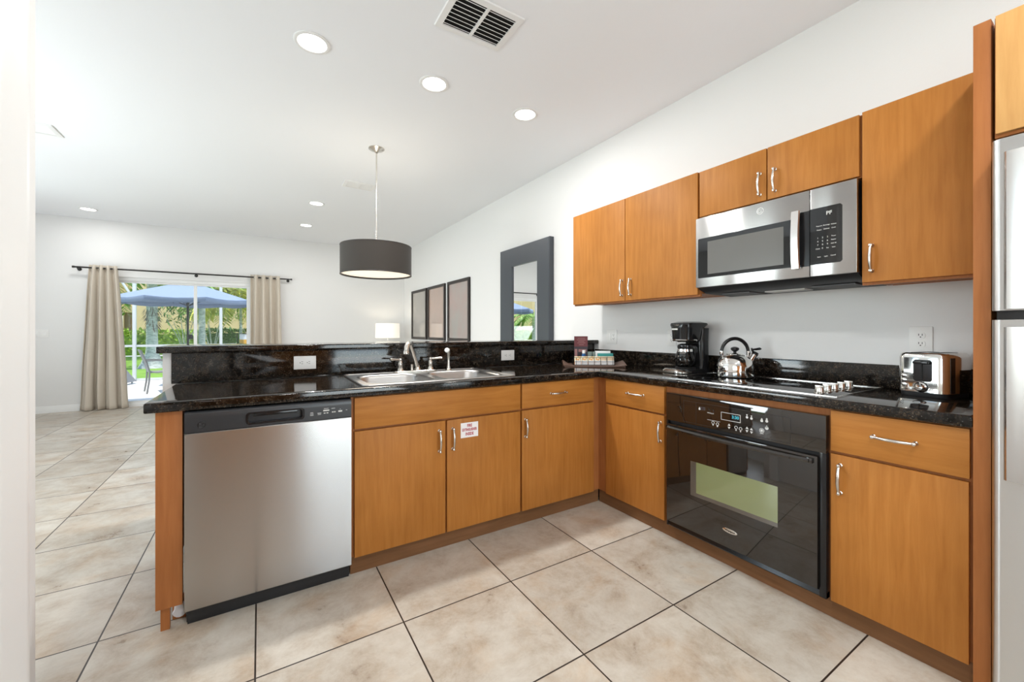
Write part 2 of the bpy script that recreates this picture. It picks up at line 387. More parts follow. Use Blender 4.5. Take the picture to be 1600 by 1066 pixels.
# ------------------------------------------------------------------ cabinets
def bar_handle(name, parent, x, z, L, vert=True, y=-.02):
    b = NB(); pts = []; n = 14
    for i in range(n+1):
        s = i/n; u = (s-.5)*L; d = -.017 - .011*math.sin(PI*s)
        pts.append((x, y+d, z+u) if vert else (x+u, y+d, z))
    rs = [.0050+.0018*math.sin(PI*i/n) for i in range(n+1)]
    tube(b, pts, rs, 10)
    for u in (-L/2, L/2):
        p = (x, y, z+u) if vert else (x+u, y, z)
        lathe(b, [(.0085,0),(.0085,.003),(.0058,.006),(.0058,.014),(.0075,.018),(.0062,.0235),(.001,.0255)], p, 14, axis=(0,-1,0))
    return obj(name, b, 'nickel', parent)
def cabinet(name, label, loc, rotz, x1, z0, z1, depth, fronts, cat='cabinet', opening=None, front_mats=None, base_strip=True, group=None, recess=0):
    t = thing(name, label, cat, loc, rotz, group); th = .018; b = NB()
    quadbox(b, (0,th,z0+recess), (th,depth,z1)); quadbox(b, (x1-th,th,z0+recess), (x1,depth,z1))
    if not opening: quadbox(b, (th,th,z0+recess), (x1-th,depth,z0+recess+th))
    if z0 > 1: quadbox(b, (th,th,z1-th), (x1-th,depth,z1))
    if not opening: quadbox(b, (th,depth-.006,z0+th), (x1-th,depth,z1-th))
    if opening:
        ox0, ox1, oz0, oz1 = opening
        quadbox(b,(0,0,.086),(x1,th,oz0)); quadbox(b,(0,0,oz1),(x1,th,z1)); quadbox(b,(0,0,oz0),(ox0,th,oz1)); quadbox(b,(ox1,0,oz0),(x1,th,oz1))
    else: quadbox(b, (0,0,.086 if z0 == 0 else z0), (x1,th,z1))
    obj('body', b, 'frame', t, smooth=False)
    parts = []
    if z0 == 0: obj('kick_board', bx((0,.006,0),(x1,th,.0855)), 'kick_shaded', t, smooth=False)
    for f in fronts:
        kind, a, c, za, zb, hd = f
        mt = (front_mats or {}).get(kind) or ('drawer' if kind != 'door' else 'door')
        o = obj(kind, bx((a,-.02,za),(c,-.001,zb), .0015), mt, t); parts.append(o)
        if hd: bar_handle('handle', o, *hd)
    t['_'] = 0; del t['_']
    return t, parts
R90 = -PI/2
# along the peninsula (faces look towards -y)
sc, sp = cabinet('sink_base_cabinet', 'wide two-door base cabinet under the sink, with a red and white sticker', (-1.655,0,0), 0, .987, 0, .878, .60, [
    ('drawer_front', .015,.983,.718,.872,None),
    ('door', .015,.490,.088,.706,(.454,.599,.112,True)),
    ('door', .500,.982,.088,.706,(.533,.601,.112,True))])
b = bx((.582,-.0212,.596),(.691,-.0202,.680))
for s, z, sz in (('FIRE',.6625,.0235),('EXTINGUISHER',.6395,.0215),('INSIDE',.6155,.0235)):
    text(b, s, sz, at(.6365,-.0215,z, FACE @ Matrix.Diagonal((.62 if len(s) > 8 else .72,1,1,1))), 1, bold=.0007)
o = obj('notice_sticker', b, ['paper','red'], sp[2], smooth=False); o['label'] = 'white sticker with red lettering'
cabinet('drawer_base_cabinet', 'base cabinet with one drawer over one door, between sink cabinet and inner corner', (-.668,0,0), 0, .668, 0, .878, .60, [
    ('drawer', .008,.602,.720,.873,(.289,.798,.118,False)), ('door', .008,.602,.088,.708,(.031,.600,.106,True))])
# right run (faces look towards -x)
cabinet('drawer_base_cabinet', 'base cabinet with one drawer over one door, between inner corner and oven', (0,0,0), R90, .573, 0, .878, .59, [
    ('drawer', .088,.562,.713,.873,(.349,.802,.122,False)), ('door', .088,.562,.088,.701,(.538,.605,.112,True))])
cabinet('oven_cabinet', 'low wooden surround framing the black wall oven', (0,-.573,0), R90, .803, 0, .878, .59, [], opening=(.02,.783,.10,.845))
cabinet('drawer_base_cabinet', 'base cabinet with one drawer over one door, right of the oven beside refrigerator panel', (0,-1.376,0), R90, .400, 0, .878, .59, [
    ('drawer', .004,.393,.705,.872,(.202,.793,.118,False)), ('door', .004,.391,.082,.693,(.037,.596,.112,True))])
# wall cabinets
UX = .275
cabinet('wall_cabinet', 'two-door upper cabinet hanging left of the microwave', (UX,.578,0), R90, 1.176, 1.413, 2.18, WX-UX, [
    ('door', .003,.583,1.425,2.178,(.559,1.521,.112,True)), ('door', .589,1.170,1.425,2.178,(.640,1.521,.112,True))], recess=.02)
cabinet('wall_cabinet', 'short two-door upper cabinet right above the microwave', (UX,-.600,0), R90, .790, 1.893, 2.175, WX-UX, [
    ('door', .006,.392,1.897,2.173,(.361,1.990,.112,True)), ('door', .398,.786,1.897,2.173,(.436,1.990,.112,True))])
cabinet('wall_cabinet', 'single-door upper cabinet between the microwave and refrigerator panel', (UX,-1.392,0), R90, .384, 1.405, 2.18, WX-UX, [
    ('door', .005,.382,1.417,2.178,(.040,1.521,.112,True))], recess=.02)
cabinet('wall_cabinet', 'pale upper cabinet above the refrigerator', (-.035,-1.826,0), R90, .85, 1.815, 2.2, WX+.035, [
    ('door', .004,.42,1.824,2.197,(.385,1.92,.112,True)), ('door', .426,.846,1.824,2.197,(.461,1.92,.112,True))], front_mats={'door':'paledoor'})
tag(obj('refrigerator_side_panel', bx((-.04,-1.819,0),(WX,-1.780,2.203),.001), 'frame'), 'tall narrow reddish wood panel between worktop and refrigerator', 'panel')
cabinet('pantry_cabinet', 'tall wooden pantry cabinet behind the camera, mirrored in the dishwasher door', (-1.62,-3.40,0), PI, 1.0, 0, 2.15, .595, [
    ('door', .01,.497,.09,2.14,(.46,1.05,.112,True)), ('door', .503,.99,.09,2.14,(.54,1.05,.112,True))])
# peninsula end
t = thing('cabinet_end_unit', 'narrow wooden end panel left of the dishwasher, standing on a short foot', 'panel', (-2.342,0,0))
wp('front_board', bx((-2.384,-.018,.095),(-2.300,.002,.878),.001), 'frame', t)
wp('side_board', bx((-2.384,.002,.095),(-2.366,.655,.878)), 'frame', t, smooth=False)
wp('foot', bx((-2.371,.0,0),(-2.342,.02,.095)), 'frame', t, smooth=False)
wp('kick_board', bx((-2.342,.06,0),(-2.30,.075,.095)), 'frame', t, smooth=False)
b = NB(); lathe(b, [(.0,0),(.026,.002),(.03,.006),(.022,.012),(0,.014)], (-2.318,.058,.045), 16, axis=(0,-1,0))
for v in b.verts: v.co.z = .045 + (v.co.z-.045)*1.25 ; v.co.x = -2.318 + (v.co.x+2.318)*(.62 + .30*(v.co.z < .045)); v.co.z = max(v.co.z, .008)
o = wp('filler_patch', b, 'paper', t); o['label'] = 'dab of white filler'

# ------------------------------------------------------------------ worktops
def slab(cells_x, cells_y, keep, z0, z1, bev):
    b = NB(); V = {}
    def v(i, j, z):
        k = (i, j, z)
        if k not in V: V[k] = b.verts.new((cells_x[i], cells_y[j], z))
        return V[k]
    nx, ny = len(cells_x)-1, len(cells_y)-1
    K = lambda i, j: 0 <= i < nx and 0 <= j < ny and keep((cells_x[i]+cells_x[i+1])/2, (cells_y[j]+cells_y[j+1])/2)
    for i in range(nx):
        for j in range(ny):
            if not K(i, j): continue
            b.faces.new((v(i,j,z1), v(i+1,j,z1), v(i+1,j+1,z1), v(i,j+1,z1)))
            b.faces.new((v(i,j+1,z0), v(i+1,j+1,z0), v(i+1,j,z0), v(i,j,z0)))
            for di, dj, a, c in ((-1,0,(i,j+1),(i,j)),(1,0,(i+1,j),(i+1,j+1)),(0,-1,(i,j),(i+1,j)),(0,1,(i+1,j+1),(i,j+1))):
                if not K(i+di, j+dj): b.faces.new((v(*a,z0), v(*c,z0), v(*c,z1), v(*a,z1)))
    ed = [e for e in b.edges if len(e.link_faces) == 2 and e.link_faces[0].normal.dot(e.link_faces[1].normal) < .1]
    b.normal_update()
    ed = [e for e in b.edges if len(e.link_faces) == 2 and abs(e.link_faces[0].normal.dot(e.link_faces[1].normal)) < .1 and abs(e.verts[0].co.z - e.verts[1].co.z) < 1e-6]
    bmesh.ops.bevel(b, geom=ed, offset=bev, segments=3, profile=.5, affect='EDGES')
    return b
SK = (-1.575, -.695, .035, .590)                # hole for the sink
def keep(x, y):
    if SK[0] < x < SK[1] and SK[2] < y < SK[3]: return False
    return y > -.04 or x > -.04
b = slab([-2.415, SK[0], SK[1], -.04, WX], [-1.778, -.04, SK[2], SK[3], .655], keep, .879, CT, .006)
tag(obj('countertop', b, 'granite'), 'L-shaped polished black granite worktop with sink and cooktop', 'countertop')
tag(obj('backsplash', bx((WX-.02,-1.778,CT),(WX,.655,1.035),.002), 'granite'), 'low black granite upstand along the right wall behind toaster and kettle', 'backsplash')
tag(obj('backsplash', bx((-2.432,.657,CT+.0005),(WX-.021,.677,1.083),.002), 'granite'), 'black granite panel facing the kitchen, between sink and raised bar', 'backsplash')
tag(obj('bar_top', bx((-2.490,.625,1.084),(WX-.001,1.02,1.119),.007, seg=3), 'granite'), 'long raised black granite bar ledge above the peninsula', 'bar top')

# ------------------------------------------------------------------ sink and taps
t = thing('kitchen_sink', 'double-bowl stainless steel sink set into the black worktop', 'sink', (-1.135,.31,CT))
def bowl(cx, cy, w_, h_, depth):
    b = NB(); rings = []
    for k, (s, z, r) in enumerate(((0,.004,.085),(.004,.001,.085),(.010,-.012,.082),(.018,-depth*.75,.078),(.034,-depth*.95,.070),(.065,-depth,.055))):
        rings.append([(x, y, CT+z) for x, y in rrect(w_-2*s, h_-2*s, r, 8, cx, cy)])
    loft(b, rings, capb=False, capt=True); return b
B1, B2 = (-1.355,.285,.385,.43), (-.917,.285,.385,.43)
b = NB()                                        # rim: outer rounded rectangle with two bowl holes
xs = (-1.582,-1.135,-.688)
def ringface(b, outer, inner, z):
    o_ = [b.verts.new((x,y,z)) for x,y in outer]; i_ = [b.verts.new((x,y,z)) for x,y in inner]
    for L in (o_, i_):
        for k in range(len(L)): b.edges.new((L[k], L[(k+1)%len(L)]))
b2 = NB()
for (x0, x1), (cx,cy,ww,hh) in (((xs[0],xs[1]),B1),((xs[1],xs[2]),B2)):
    n = 8; inner = rrect(ww, hh, .085, n, cx, cy)
    c = [(x1,.598),(x0,.598),(x0,.022),(x1,.022)]
    outer = []
    for q in range(4):
        for k in range(n+1):
            px, py = inner[q*(n+1)+k]
            if q == 0: p = (px,.598) if k > n/2 else (x1,py)
            if q == 1: p = (x0,py) if k > n/2 else (px,.598)
            if q == 2: p = (px,.022) if k > n/2 else (x0,py)
            if q == 3: p = (x1,py) if k > n/2 else (px,.022)
            if k == n//2: p = c[q]
            outer.append(p)
    loft(b2, [[(x,y,CT+.004) for x,y in inner], [(x,y,CT+.004) for x,y in outer]], capb=False, capt=False)
# rolled outer edge
pts = rrect(.894+.012, .576+.012, .03, 6, -1.135, .31)
tube(b2, [(x,y,CT+.0028) for x,y in pts], .0055, 8, closed=True)
wp('rim', b2, 'sink', t)
for B in (B1, B2):
    o = wp('bowl', bowl(*B, .165), 'sink', t)
    d = NB(); lathe(d, [(.045,.0),(.043,.003),(.030,.004),(.028,.001),(.001,.001)], (B[0],B[1]+.05,CT-.1645), 24); wp('drain', d, 'chrome', o)
# faucet
FY = .562; zd = CT+.0045
t = thing('faucet', 'two-handle brushed nickel kitchen tap with a tall bent spout', 'faucet', (-1.12,FY,zd))
b = NB(); loft(b, [[(x,y,zd+z) for x,y in rrect(.30-s, .056-s, .0275-s/2, 8, -1.14, FY)] for s, z in ((0,0),(0,.008),(.008,.012))]); wp('base_plate', b, 'nickel', t)
b = NB(); sx, sy = -1.125, FY
lathe(b, [(.022,0),(.021,.01),(.015,.018),(.014,.032)], (sx,sy,zd+.012), 20)
pts = [(sx,sy,zd+.03),(sx-.022,sy-.020,zd+.08),(sx-.048,sy-.048,zd+.135),(sx-.068,sy-.072,zd+.172),(sx-.079,sy-.086,zd+.190),(sx-.091,sy-.100,zd+.197),(sx-.104,sy-.114,zd+.191),(sx-.113,sy-.124,zd+.172),(sx-.117,sy-.129,zd+.150)]
tube(b, pts, [.0125,.012,.0115,.0112,.0115,.013,.015,.0165,.0155], 16)
lathe(b, [(.0175,0),(.020,.008),(.0165,.022)], (sx-.121,sy-.133,zd+.127), 16, axis=(.15,.2,.9)); wp('spout', b, 'nickel', t)
for hx, s in ((-1.243,-1),(-1.035,1)):
    b = NB(); lathe(b, [(.024,0),(.021,.012),(.0135,.022),(.0155,.038),(.0165,.052),(.010,.064),(.0125,.070),(.0115,.080),(.004,.085)], (hx,FY,zd+.012), 20)
    tube(b, [(hx,FY,zd+.086),(hx+s*.03,FY-.012,zd+.088),(hx+s*.062,FY-.024,zd+.091),(hx+s*.075,FY-.028,zd+.091)], [.0075,.0065,.0085,.007], 12)
    wp('handle', b, 'nickel', t)
b = NB(); lathe(b, [(.014,0),(.013,.006),(.010,.010),(.010,.045),(.008,.05)], (-1.155,FY+.028,zd), 16); tag(obj('soap_pump', b, 'nickel'), 'stubby nickel air-gap cap behind the tap spout', 'tap fitting')
t = thing('side_sprayer', 'slim nickel hand sprayer standing right of the tap', 'sprayer', (-.905,FY-.01,zd))
b = NB(); lathe(b, [(.021,0),(.020,.008),(.015,.013),(.0135,.03)], (0,0,0), 20); obj('holder', b, 'nickel', t)
b = NB(); tube(b, [(0,0,.02),(0,0,.06),(0,0,.10),(-.003,-.004,.128),(-.012,-.014,.146)], [.0125,.0105,.0115,.0145,.015], 16); obj('wand', b, 'nickel', t)
b = NB(); lathe(b, [(.014,0),(.0165,.006),(.0165,.022),(.010,.024)], (-.012,-.014,.138), 18, axis=(-.6,-.75,.28)); o = obj('spray_head', b, 'white', t); o['label'] = 'white spray nozzle'

# ------------------------------------------------------------------ outlets
def plate(name, label, loc, rotz, w_, h_, horiz=False, cat='outlet', kind='outlet'):
    t = thing(name, label, cat, loc, rotz)
    b = bx((-w_/2,-.006,-h_/2),(w_/2,0,h_/2),.0025)
    for s in (-1, 1): lathe(b, [(.003,0),(.003,.001),(.0005,.0014)], (0 if not horiz else s*.001+s*(w_/2-.012),-.006,0 if horiz else s*(h_/2-.012)), 10, axis=(0,-1,0))
    obj('cover_plate', b, 'white', t)
    if kind == 'outlet':
        for s in (-1, 1):
            cx, cz = (s*.0195, 0) if horiz else (0, s*.0195)
            b = NB(); extr(b, [(cx+x,-.006,cz+z) for x, z in rrect(.032 if not horiz else .028, .028 if not horiz else .032, .010, 5)], (0,-.0025,0)); o = obj('socket', b, 'white', t)
            b = NB()
            for q in ((-.006,.0035),(.006,.0035)):
                qx, qz = (q if not horiz else (q[1], q[0])); sx_, sz_ = ((.0011,.0045) if not horiz else (.0045,.0011))
                quadbox(b, (cx+qx-sx_,-.0092,cz+qz-sz_), (cx+qx+sx_,-.0085,cz+qz+sz_))
            g = (0,-.0075) if not horiz else (-.0075,0)
            cyl(b, (cx+g[0],-.0085,cz+g[1]), (cx+g[0],-.0092,cz+g[1]), .0025, n=12); obj('slots', b, 'darkslot', o)
    elif kind == 'switch':
        n = 3
        for k in range(n):
            cx = (k-(n-1)/2)*.046
            obj('rocker', bx((cx-.0165,-.0095,-.033),(cx+.0165,-.006,.033),.0015), 'white', t)
    return t
plate('outlet', 'white double outlet lying sideways in the granite panel left of the sink', (-1.80,.657,1.008), 0, .122, .080, True)
plate('outlet', 'white double outlet lying sideways in the granite panel right of the sink', (-.355,.657,1.008), 0, .120, .080, True)
t = plate('outlet', 'white upright switch and outlet plate on the wall above the snack tray', (WX,.460,1.150), R90, .118, .122, cat='outlet', kind='none')
obj('rocker', bx((-.040,-.0095,-.033),(-.007,-.006,.033),.0015), 'white', t)
b = bx((.009,-.0085,-.033),(.041,-.006,.033),.0015); o = obj('socket', b, 'white', t)
b = NB()
for s in (-1,1):
    for q in (-.006,.006): quadbox(b, (.025+q-.001,-.0092,s*.016-.003), (.025+q+.001,-.0085,s*.016+.006))
    cyl(b, (.025,-.0085,s*.016-.008), (.025,-.0092,s*.016-.008), .0024, n=10)
obj('slots', b, 'darkslot', o)
plate('outlet', 'white upright outlet half hidden by the coffee maker', (WX,-.155,1.148), R90, .075, .120)
plate('outlet', 'white upright outlet on the wall behind the toaster', (WX,-1.508,1.160), R90, .080, .122)
plate('light_switch', 'white triple switch plate on the far wall left of the curtain', (-4.735,WF,1.165), 0, .150, .118, cat='switch', kind='switch')

# ------------------------------------------------------------------ dishwasher
t = thing('dishwasher', 'stainless steel dishwasher with black control strip at the peninsula end', 'dishwasher', (-1.975,0,0))
wp('tub', bx((-2.288,.002,.068),(-1.662,.60,.866)), 'mattblack', t, smooth=False)
b = NB(); prof = [(-.002,.070),(-.040,.070),(-.0435,.074),(-.0455,.43),(-.0435,.783),(-.040,.787),(-.002,.787)]
extr(b, [(-2.291,y,z) for y,z in prof], (.632,0,0)); wp('door_panel', b, 'steel', t)
b = NB(); y0 = -.044
px0, px1, pz0, pz1 = -2.078, -1.868, .803, .846
top = [(-.001,.847),(y0,.847),(y0,.862),(-.041,.869),(-.034,.873),(-.001,.873)]
extr(b, [(-2.291,y,z) for y,z in top], (.632,0,0))
quadbox(b,(-2.291,y0,.789),(px0,-.001,.847)); quadbox(b,(px1,y0,.789),(-1.659,-.001,.847)); quadbox(b,(px0,y0,.789),(px1,-.001,pz0)); quadbox(b,(px0,-.012,pz0),(px1,-.001,.847))
st = wp('control_strip', b, 'dwstrip', t)
b = NB(); extr(b, [((px0+px1)/2+x, y0-.0025, (pz0+pz1)/2+z) for x,z in rrect(.222,.050,.012)], (0,.002,0))
q = NB()                                         # lip round the pocket handle
o_ = rrect(.224,.052,.014,6,(px0+px1)/2,(pz0+.847)/2); i_ = rrect(.206,.040,.011,6,(px0+px1)/2,(pz0+.847)/2)
b.free()
loft(q, [[(x,y0,z) for x,z in o_],[(x,y0-.003,z) for x,z in o_],[(x,y0-.003,z) for x,z in i_],[(x,y0+.012,z) for x,z in i_]], capb=False, capt=False)
quadbox(q, (px0+.02,-.030,.829),(px1-.02,-.024,.842), bev=.002); wp('pocket_handle', q, 'black', st)
b = NB()
for x, z, w_, h_ in ((-1.831,.818,.014,.002),(-1.831,.812,.014,.002),(-1.831,.824,.012,.002),(-1.799,.819,.016,.0025),(-1.799,.813,.014,.0018),(-1.77,.829,.026,.006),(-1.777,.817,.008,.004),(-1.765,.817,.008,.004),(-1.77,.838,.02,.0018),(-1.742,.819,.007,.005),(-1.733,.819,.007,.005),(-1.74,.836,.016,.002),(-1.709,.820,.017,.007),(-1.709,.829,.004,.002),(-1.681,.823,.006,.002)):
    quadbox(b, (x-w_/2,y0-.0006,z-h_/2), (x+w_/2,y0-.0001,z+h_/2))
wp('printed_marks', b, 'print', st, smooth=False)
b = NB(); tube(b, [(-2.236+.013*math.cos(a),y0-.0004,.818+.013*math.sin(a)) for a in [2*PI*k/24 for k in range(24)]], .0012, 6, closed=True)
tube(b, [(-2.243+.003*math.cos(a),y0-.0004,.818+.006*math.sin(a)) for a in [.6+5*k/12 for k in range(13)]], .0010, 6); tube(b, [(-2.228,y0-.0004,.825),(-2.234,y0-.0004,.822),(-2.232,y0-.0004,.818),(-2.235,y0-.0004,.812),(-2.227,y0-.0004,.811)], .0010, 6)
wp('round_emblem', b, 'black', st)
b = NB(); quadbox(b, (-2.288,-.012,.012),(-1.662,.02,.058),bev=.002); quadbox(b,(-2.288,-.020,.048),(-1.662,-.0,.066),bev=.002); quadbox(b,(-2.286,-.004,0),(-1.664,.03,.014)); wp('kick_plate', b, 'mattblack', t)
# ------------------------------------------------------------------ wall oven (local frame faces -y)
t = thing('built_in_oven', 'built-in black glass oven under the cooktop', 'oven', (0,-.573,0), R90)
obj('chassis', bx((.024,-.012,.104),(.778,.50,.842)), 'mattblack', t, smooth=False)
b = NB(); quadbox(b,(.017,-.034,.084),(.026,-.0,.690)); quadbox(b,(.772,-.034,.084),(.797,-.0,.690),bev=.002)
extr(b, [(.017,y,z) for y,z in ((0,.084),(-.030,.084),(-.034,.090),(-.026,.108),(0,.110))], (.78,0,0)); obj('trim_frame', b, 'black', t)
cp = obj('control_panel', bx((.017,-.037,.690),(.797,-.0,.847),.003), 'ovenglass', t)
b = NB()
def outline(b, x0, x1, z0, z1, y, wd, mi=0):
    for a, c, d, e in ((x0,x1,z1-wd,z1),(x0,x1,z0,z0+wd),(x0,x0+wd,z0,z1),(x1-wd,x1,z0,z1)): quadbox(b,(a,y-.0004,d),(c,y,e),mi)
outline(b, .345,.444,.750,.789,-.0371,.0022)
def dot(x, z, r, n=12, ring=False, ny=-.0371):
    if ring: tube(b, [(x+r*math.cos(2*PI*k/16),ny,z+r*math.sin(2*PI*k/16)) for k in range(16)], .0012, 5, closed=True)
    else: cyl(b, (x,ny,z), (x,ny-.0005,z), r, n=n)
def tri(x, z, r, up=1): extr(b, [(x-r,-.0371,z-up*r*.6),(x+r,-.0371,z-up*r*.6),(x,-.0371,z+up*r)], (0,-.0005,0))
dot(.226,.791,.003); dot(.226,.784,.0055)
text(b, 'Whirlpool', .0085, at(.288,-.0371,.772), 0)
quadbox(b, (.270,-.0375,.735),(.340,-.0371,.7365))
for x, z in ((.302,.725),(.326,.722)): dot(x,z,.007,ring=True); dot(x,z-.011,.004)
for x, z in ((.387,.724),(.475,.726),(.496,.724)): tri(x,z+.006,.007,1); tri(x,z-.008,.007,-1)
for x, z in ((.422,.724),(.444,.722)): dot(x,z,.007,ring=True); dot(x,z-.013,.0035)
for x, z in ((.475,.788),(.496,.786)): tri(x,z+.007,.0045,-1); dot(x,z-.004,.006)
dot(.543,.788,.004); dot(.543,.780,.0065); dot(.565,.792,.004); dot(.565,.782,.0065)
dot(.543,.734,.010,ring=True); dot(.543,.734,.006); dot(.565,.750,.008); tri(.565,.757,.006); quadbox(b,(.535,-.0375,.719),(.551,-.0371,.721))
obj('printed_icons', b, 'print', cp, smooth=False)
b = NB(); outline(b, .129,.665,.700,.816,-.0372,.0012); quadbox(b,(.2055,-.0376,.701),(.2067,-.0372,.815)); obj('panel_lines', b, 'mattblack', cp, smooth=False)
b = NB(); text(b, '3:30', .021, at(.418,-.0371,.7715), 0, bold=.0004); o = obj('clock_digits', b, 'clock', cp, smooth=False)
dr = obj('oven_door', bx((.027,-.046,.116),(.770,-.013,.672),.003), 'ovenglass', t)
b = bx((.178,-.0462,.311),(.616,-.0458,.496)); quadbox(b,(.212,-.0465,.331),(.616,-.0460,.496),1)
o = obj('door_window', b, ['ovenborder','ovenwindow'], dr, smooth=False); o['label'] = 'greenish see-through window'
b = NB(); pts = []; n = 24
for i in range(n+1):
    s = i/n; pts.append((.045+.70*s, -.058-.020*math.sin(PI*s)**.8, .652))
loft(b, [[(x,y-.010,z-.008),(x,y-.012,z+.002),(x,y-.006,z+.010),(x,y+.006,z+.010),(x,y+.008,z-.004)] for x,y,z in pts])
for x in (.045,.745): quadbox(b,(x-.012,-.064,.642),(x+.012,-.044,.664),bev=.003)
obj('handle', b, 'ovenglass', dr)
b = NB(); lathe(b, [(.0375,0),(.0375,.001),(.035,.002)], (0,0,0), 36, axis=(0,-1,0))
for v in b.verts: v.co = Vector((.396+v.co.x, -.0458+v.co.y, .203+v.co.z*.30))
text(b, 'Whirlpool', .0115, at(.397,-.0480,.203), 1, bold=.0003)
obj('oval_badge', b, ['chrome','black'], dr)
# ------------------------------------------------------------------ microwave
t = thing('microwave', 'stainless over-the-range microwave with black glass door', 'microwave', (.226,-.600,0), R90)
b = NB(); quadbox(b,(.004,.032,1.470),(.784,.372,1.882)); obj('case', b, 'mattblack', t, smooth=False)
b = NB(); extr(b, [(.002,y,z) for y,z in ((.020,1.468),(.030,1.455),(.10,1.432),(.372,1.425),(.372,1.469))], (.784,0,0))
un = obj('underside', b, 'mattblack', t)
b = NB()
def under(x0,x1,y0,y1,mi,dz=.0015):
    f = lambda y: 1.432-(y-.10)*.007/.272
    quadbox(b,(x0,y0,min(f(y0),f(y1))-.002-dz),(x1,y1,f(y1)+.002),mi)
under(.09,.25,.13,.33,0); under(.56,.74,.13,.33,0); under(.30,.50,.20,.30,1,.003)
obj('grease_filters', b, ['filtermesh','print'], un, smooth=False)
# door: steel sheet with a glass inset and a tall handle
zt, zb = 1.882, 1.463
dm = obj('microwave_door', bx((0,0,zb),(.604,.031,zt),.004), 'steel', t)
b = NB(); extr(b, [(.2725+x,-.0015,1.6375+z) for x,z in rrect(.512,.238,.006)], (0,.003,0)); g = obj('door_glass', b, 'blackglass', dm)
obj('mesh_window', bx((.078,-.0019,1.538),(.490,-.0014,1.731)), 'mwwindow', g, smooth=False)
b = NB(); quadbox(b,(.564,-.002,1.514),(.604,.001,1.782)); obj('finger_recess', b, 'black', dm, smooth=False)
b = NB(); rings = []
for i in range(13):
    s = i/12; z = 1.506+.282*s; y = -.028-.010*math.sin(PI*s)
    rings.append([(.534,y+.004,z),(.538,y-.002,z),(.569,y-.002,z),(.573,y+.004,z),(.571,y+.012,z),(.536,y+.012,z)])
loft(b, rings)
for z in (1.515,1.779): quadbox(b,(.540,-.020,z-.008),(.567,.001,z+.008))
obj('handle', b, 'steelv', dm)
b = NB(); c = (.376,1.838)
tube(b, [(c[0]+.0165*math.cos(2*PI*k/28),-.0006,c[1]+.0165*math.sin(2*PI*k/28)) for k in range(28)], .0016, 6, closed=True)
tube(b, [(c[0]-.002+.006*math.cos(.7+5.2*k/14)-.002,-.0006,c[1]+.008*math.sin(.7+5.2*k/14)) for k in range(15)], .0011, 6)
tube(b, [(c[0]+.009,-.0006,c[1]+.008),(c[0]+.003,-.0006,c[1]+.006),(c[0]+.007,-.0006,c[1]+.001),(c[0]+.002,-.0006,c[1]-.008),(c[0]+.010,-.0006,c[1]-.007)], .0011, 6)
obj('round_emblem', b, 'trim', dm)
cpn = obj('control_panel', bx((.606,0,zb),(.788,.031,zt),.004), 'steel', t)
b = NB(); extr(b, [(x,-.0015,z) for x,z in [(.607,1.518),(.607,1.786)]+[(.670+x,1.652+z) for x,z in rrect(.130,.268,.010) if x > 0][::1][:0]+[(.727,1.786),(.735,1.778),(.735,1.526),(.727,1.518)]], (0,.003,0)); kp = obj('keypad', b, 'blackglass', cpn)
b = NB(); yk = -.0016
text(b, 'PF', .024, at(.684,yk,1.753), 0, bold=.0004)
for x, z, s in ((.645,1.699,'Popcorn'),(.674,1.699,'Beverage'),(.702,1.698,'Reheat'),(.645,1.680,'Potato'),(.674,1.681,'Defrost'),(.702,1.681,'Cook'),(.702,1.643,'Timer'),(.702,1.626,'Power'),(.702,1.609,'Add 30'),(.702,1.591,'Vent'),(.639,1.591,'Clock'),(.678,1.591,'Set'),(.644,1.552,'Start'),(.672,1.552,'Light'),(.700,1.553,'Cancel')):
    text(b, s, .0072, at(x,yk,z), 0, bold=.0001)
for k, s in enumerate('1234567890'):
    if s == '0': text(b, s, .0105, at(.658,yk,1.592), 0)
    else: text(b, s, .0105, at(.639+.0195*(k%3),yk,1.642-.0165*(k//3)), 0)
obj('printed_keys', b, 'print', kp, smooth=False)
# ------------------------------------------------------------------ cooktop
GZ = CT+.006
t = thing('cooktop', 'black glass electric cooktop with a row of metal knobs', 'cooktop', (.27,-.955,CT))
b = bx((.022,-1.383,CT+.0002),(.528,-.527,GZ),.0015); wp('glass_top', b, 'blackglass', t)
b = NB(); quadbox(b,(.016,-1.389,CT),(.022,-.521,GZ+.0006)); quadbox(b,(.528,-1.389,CT),(.534,-.521,GZ+.0006)); quadbox(b,(.022,-1.389,CT),(.528,-1.383,GZ+.0006)); quadbox(b,(.022,-.527,CT),(.528,-.521,GZ+.0006)); wp('steel_trim', b, 'steelv', t, smooth=False)
for x, y, r in ((.15,-.70,.088),(.40,-.74,.108),(.15,-1.04,.108),(.40,-1.06,.08)):
    b = NB()
    for rr in (r, r*.62): loft(b, [[(x+q*math.cos(2*PI*k/40),y+q*math.sin(2*PI*k/40),GZ+.0003) for k in range(40)] for q in (rr, rr-.0015)], capb=False, capt=False)
    wp('burner_ring', b, 'dwstrip', t)
for k in range(5):
    x, y = .085+.078*k, -1.300
    b = NB(); lathe(b, [(.0225,0),(.0225,.003),(.0185,.006),(.0170,.022),(.0155,.026),(.001,.027)], (x,y,GZ), 24)
    quadbox(b,(x-.004,y-.0165,GZ+.022),(x+.004,y+.0165,GZ+.032),bev=.0015); wp('knob', b, 'nickel', t)
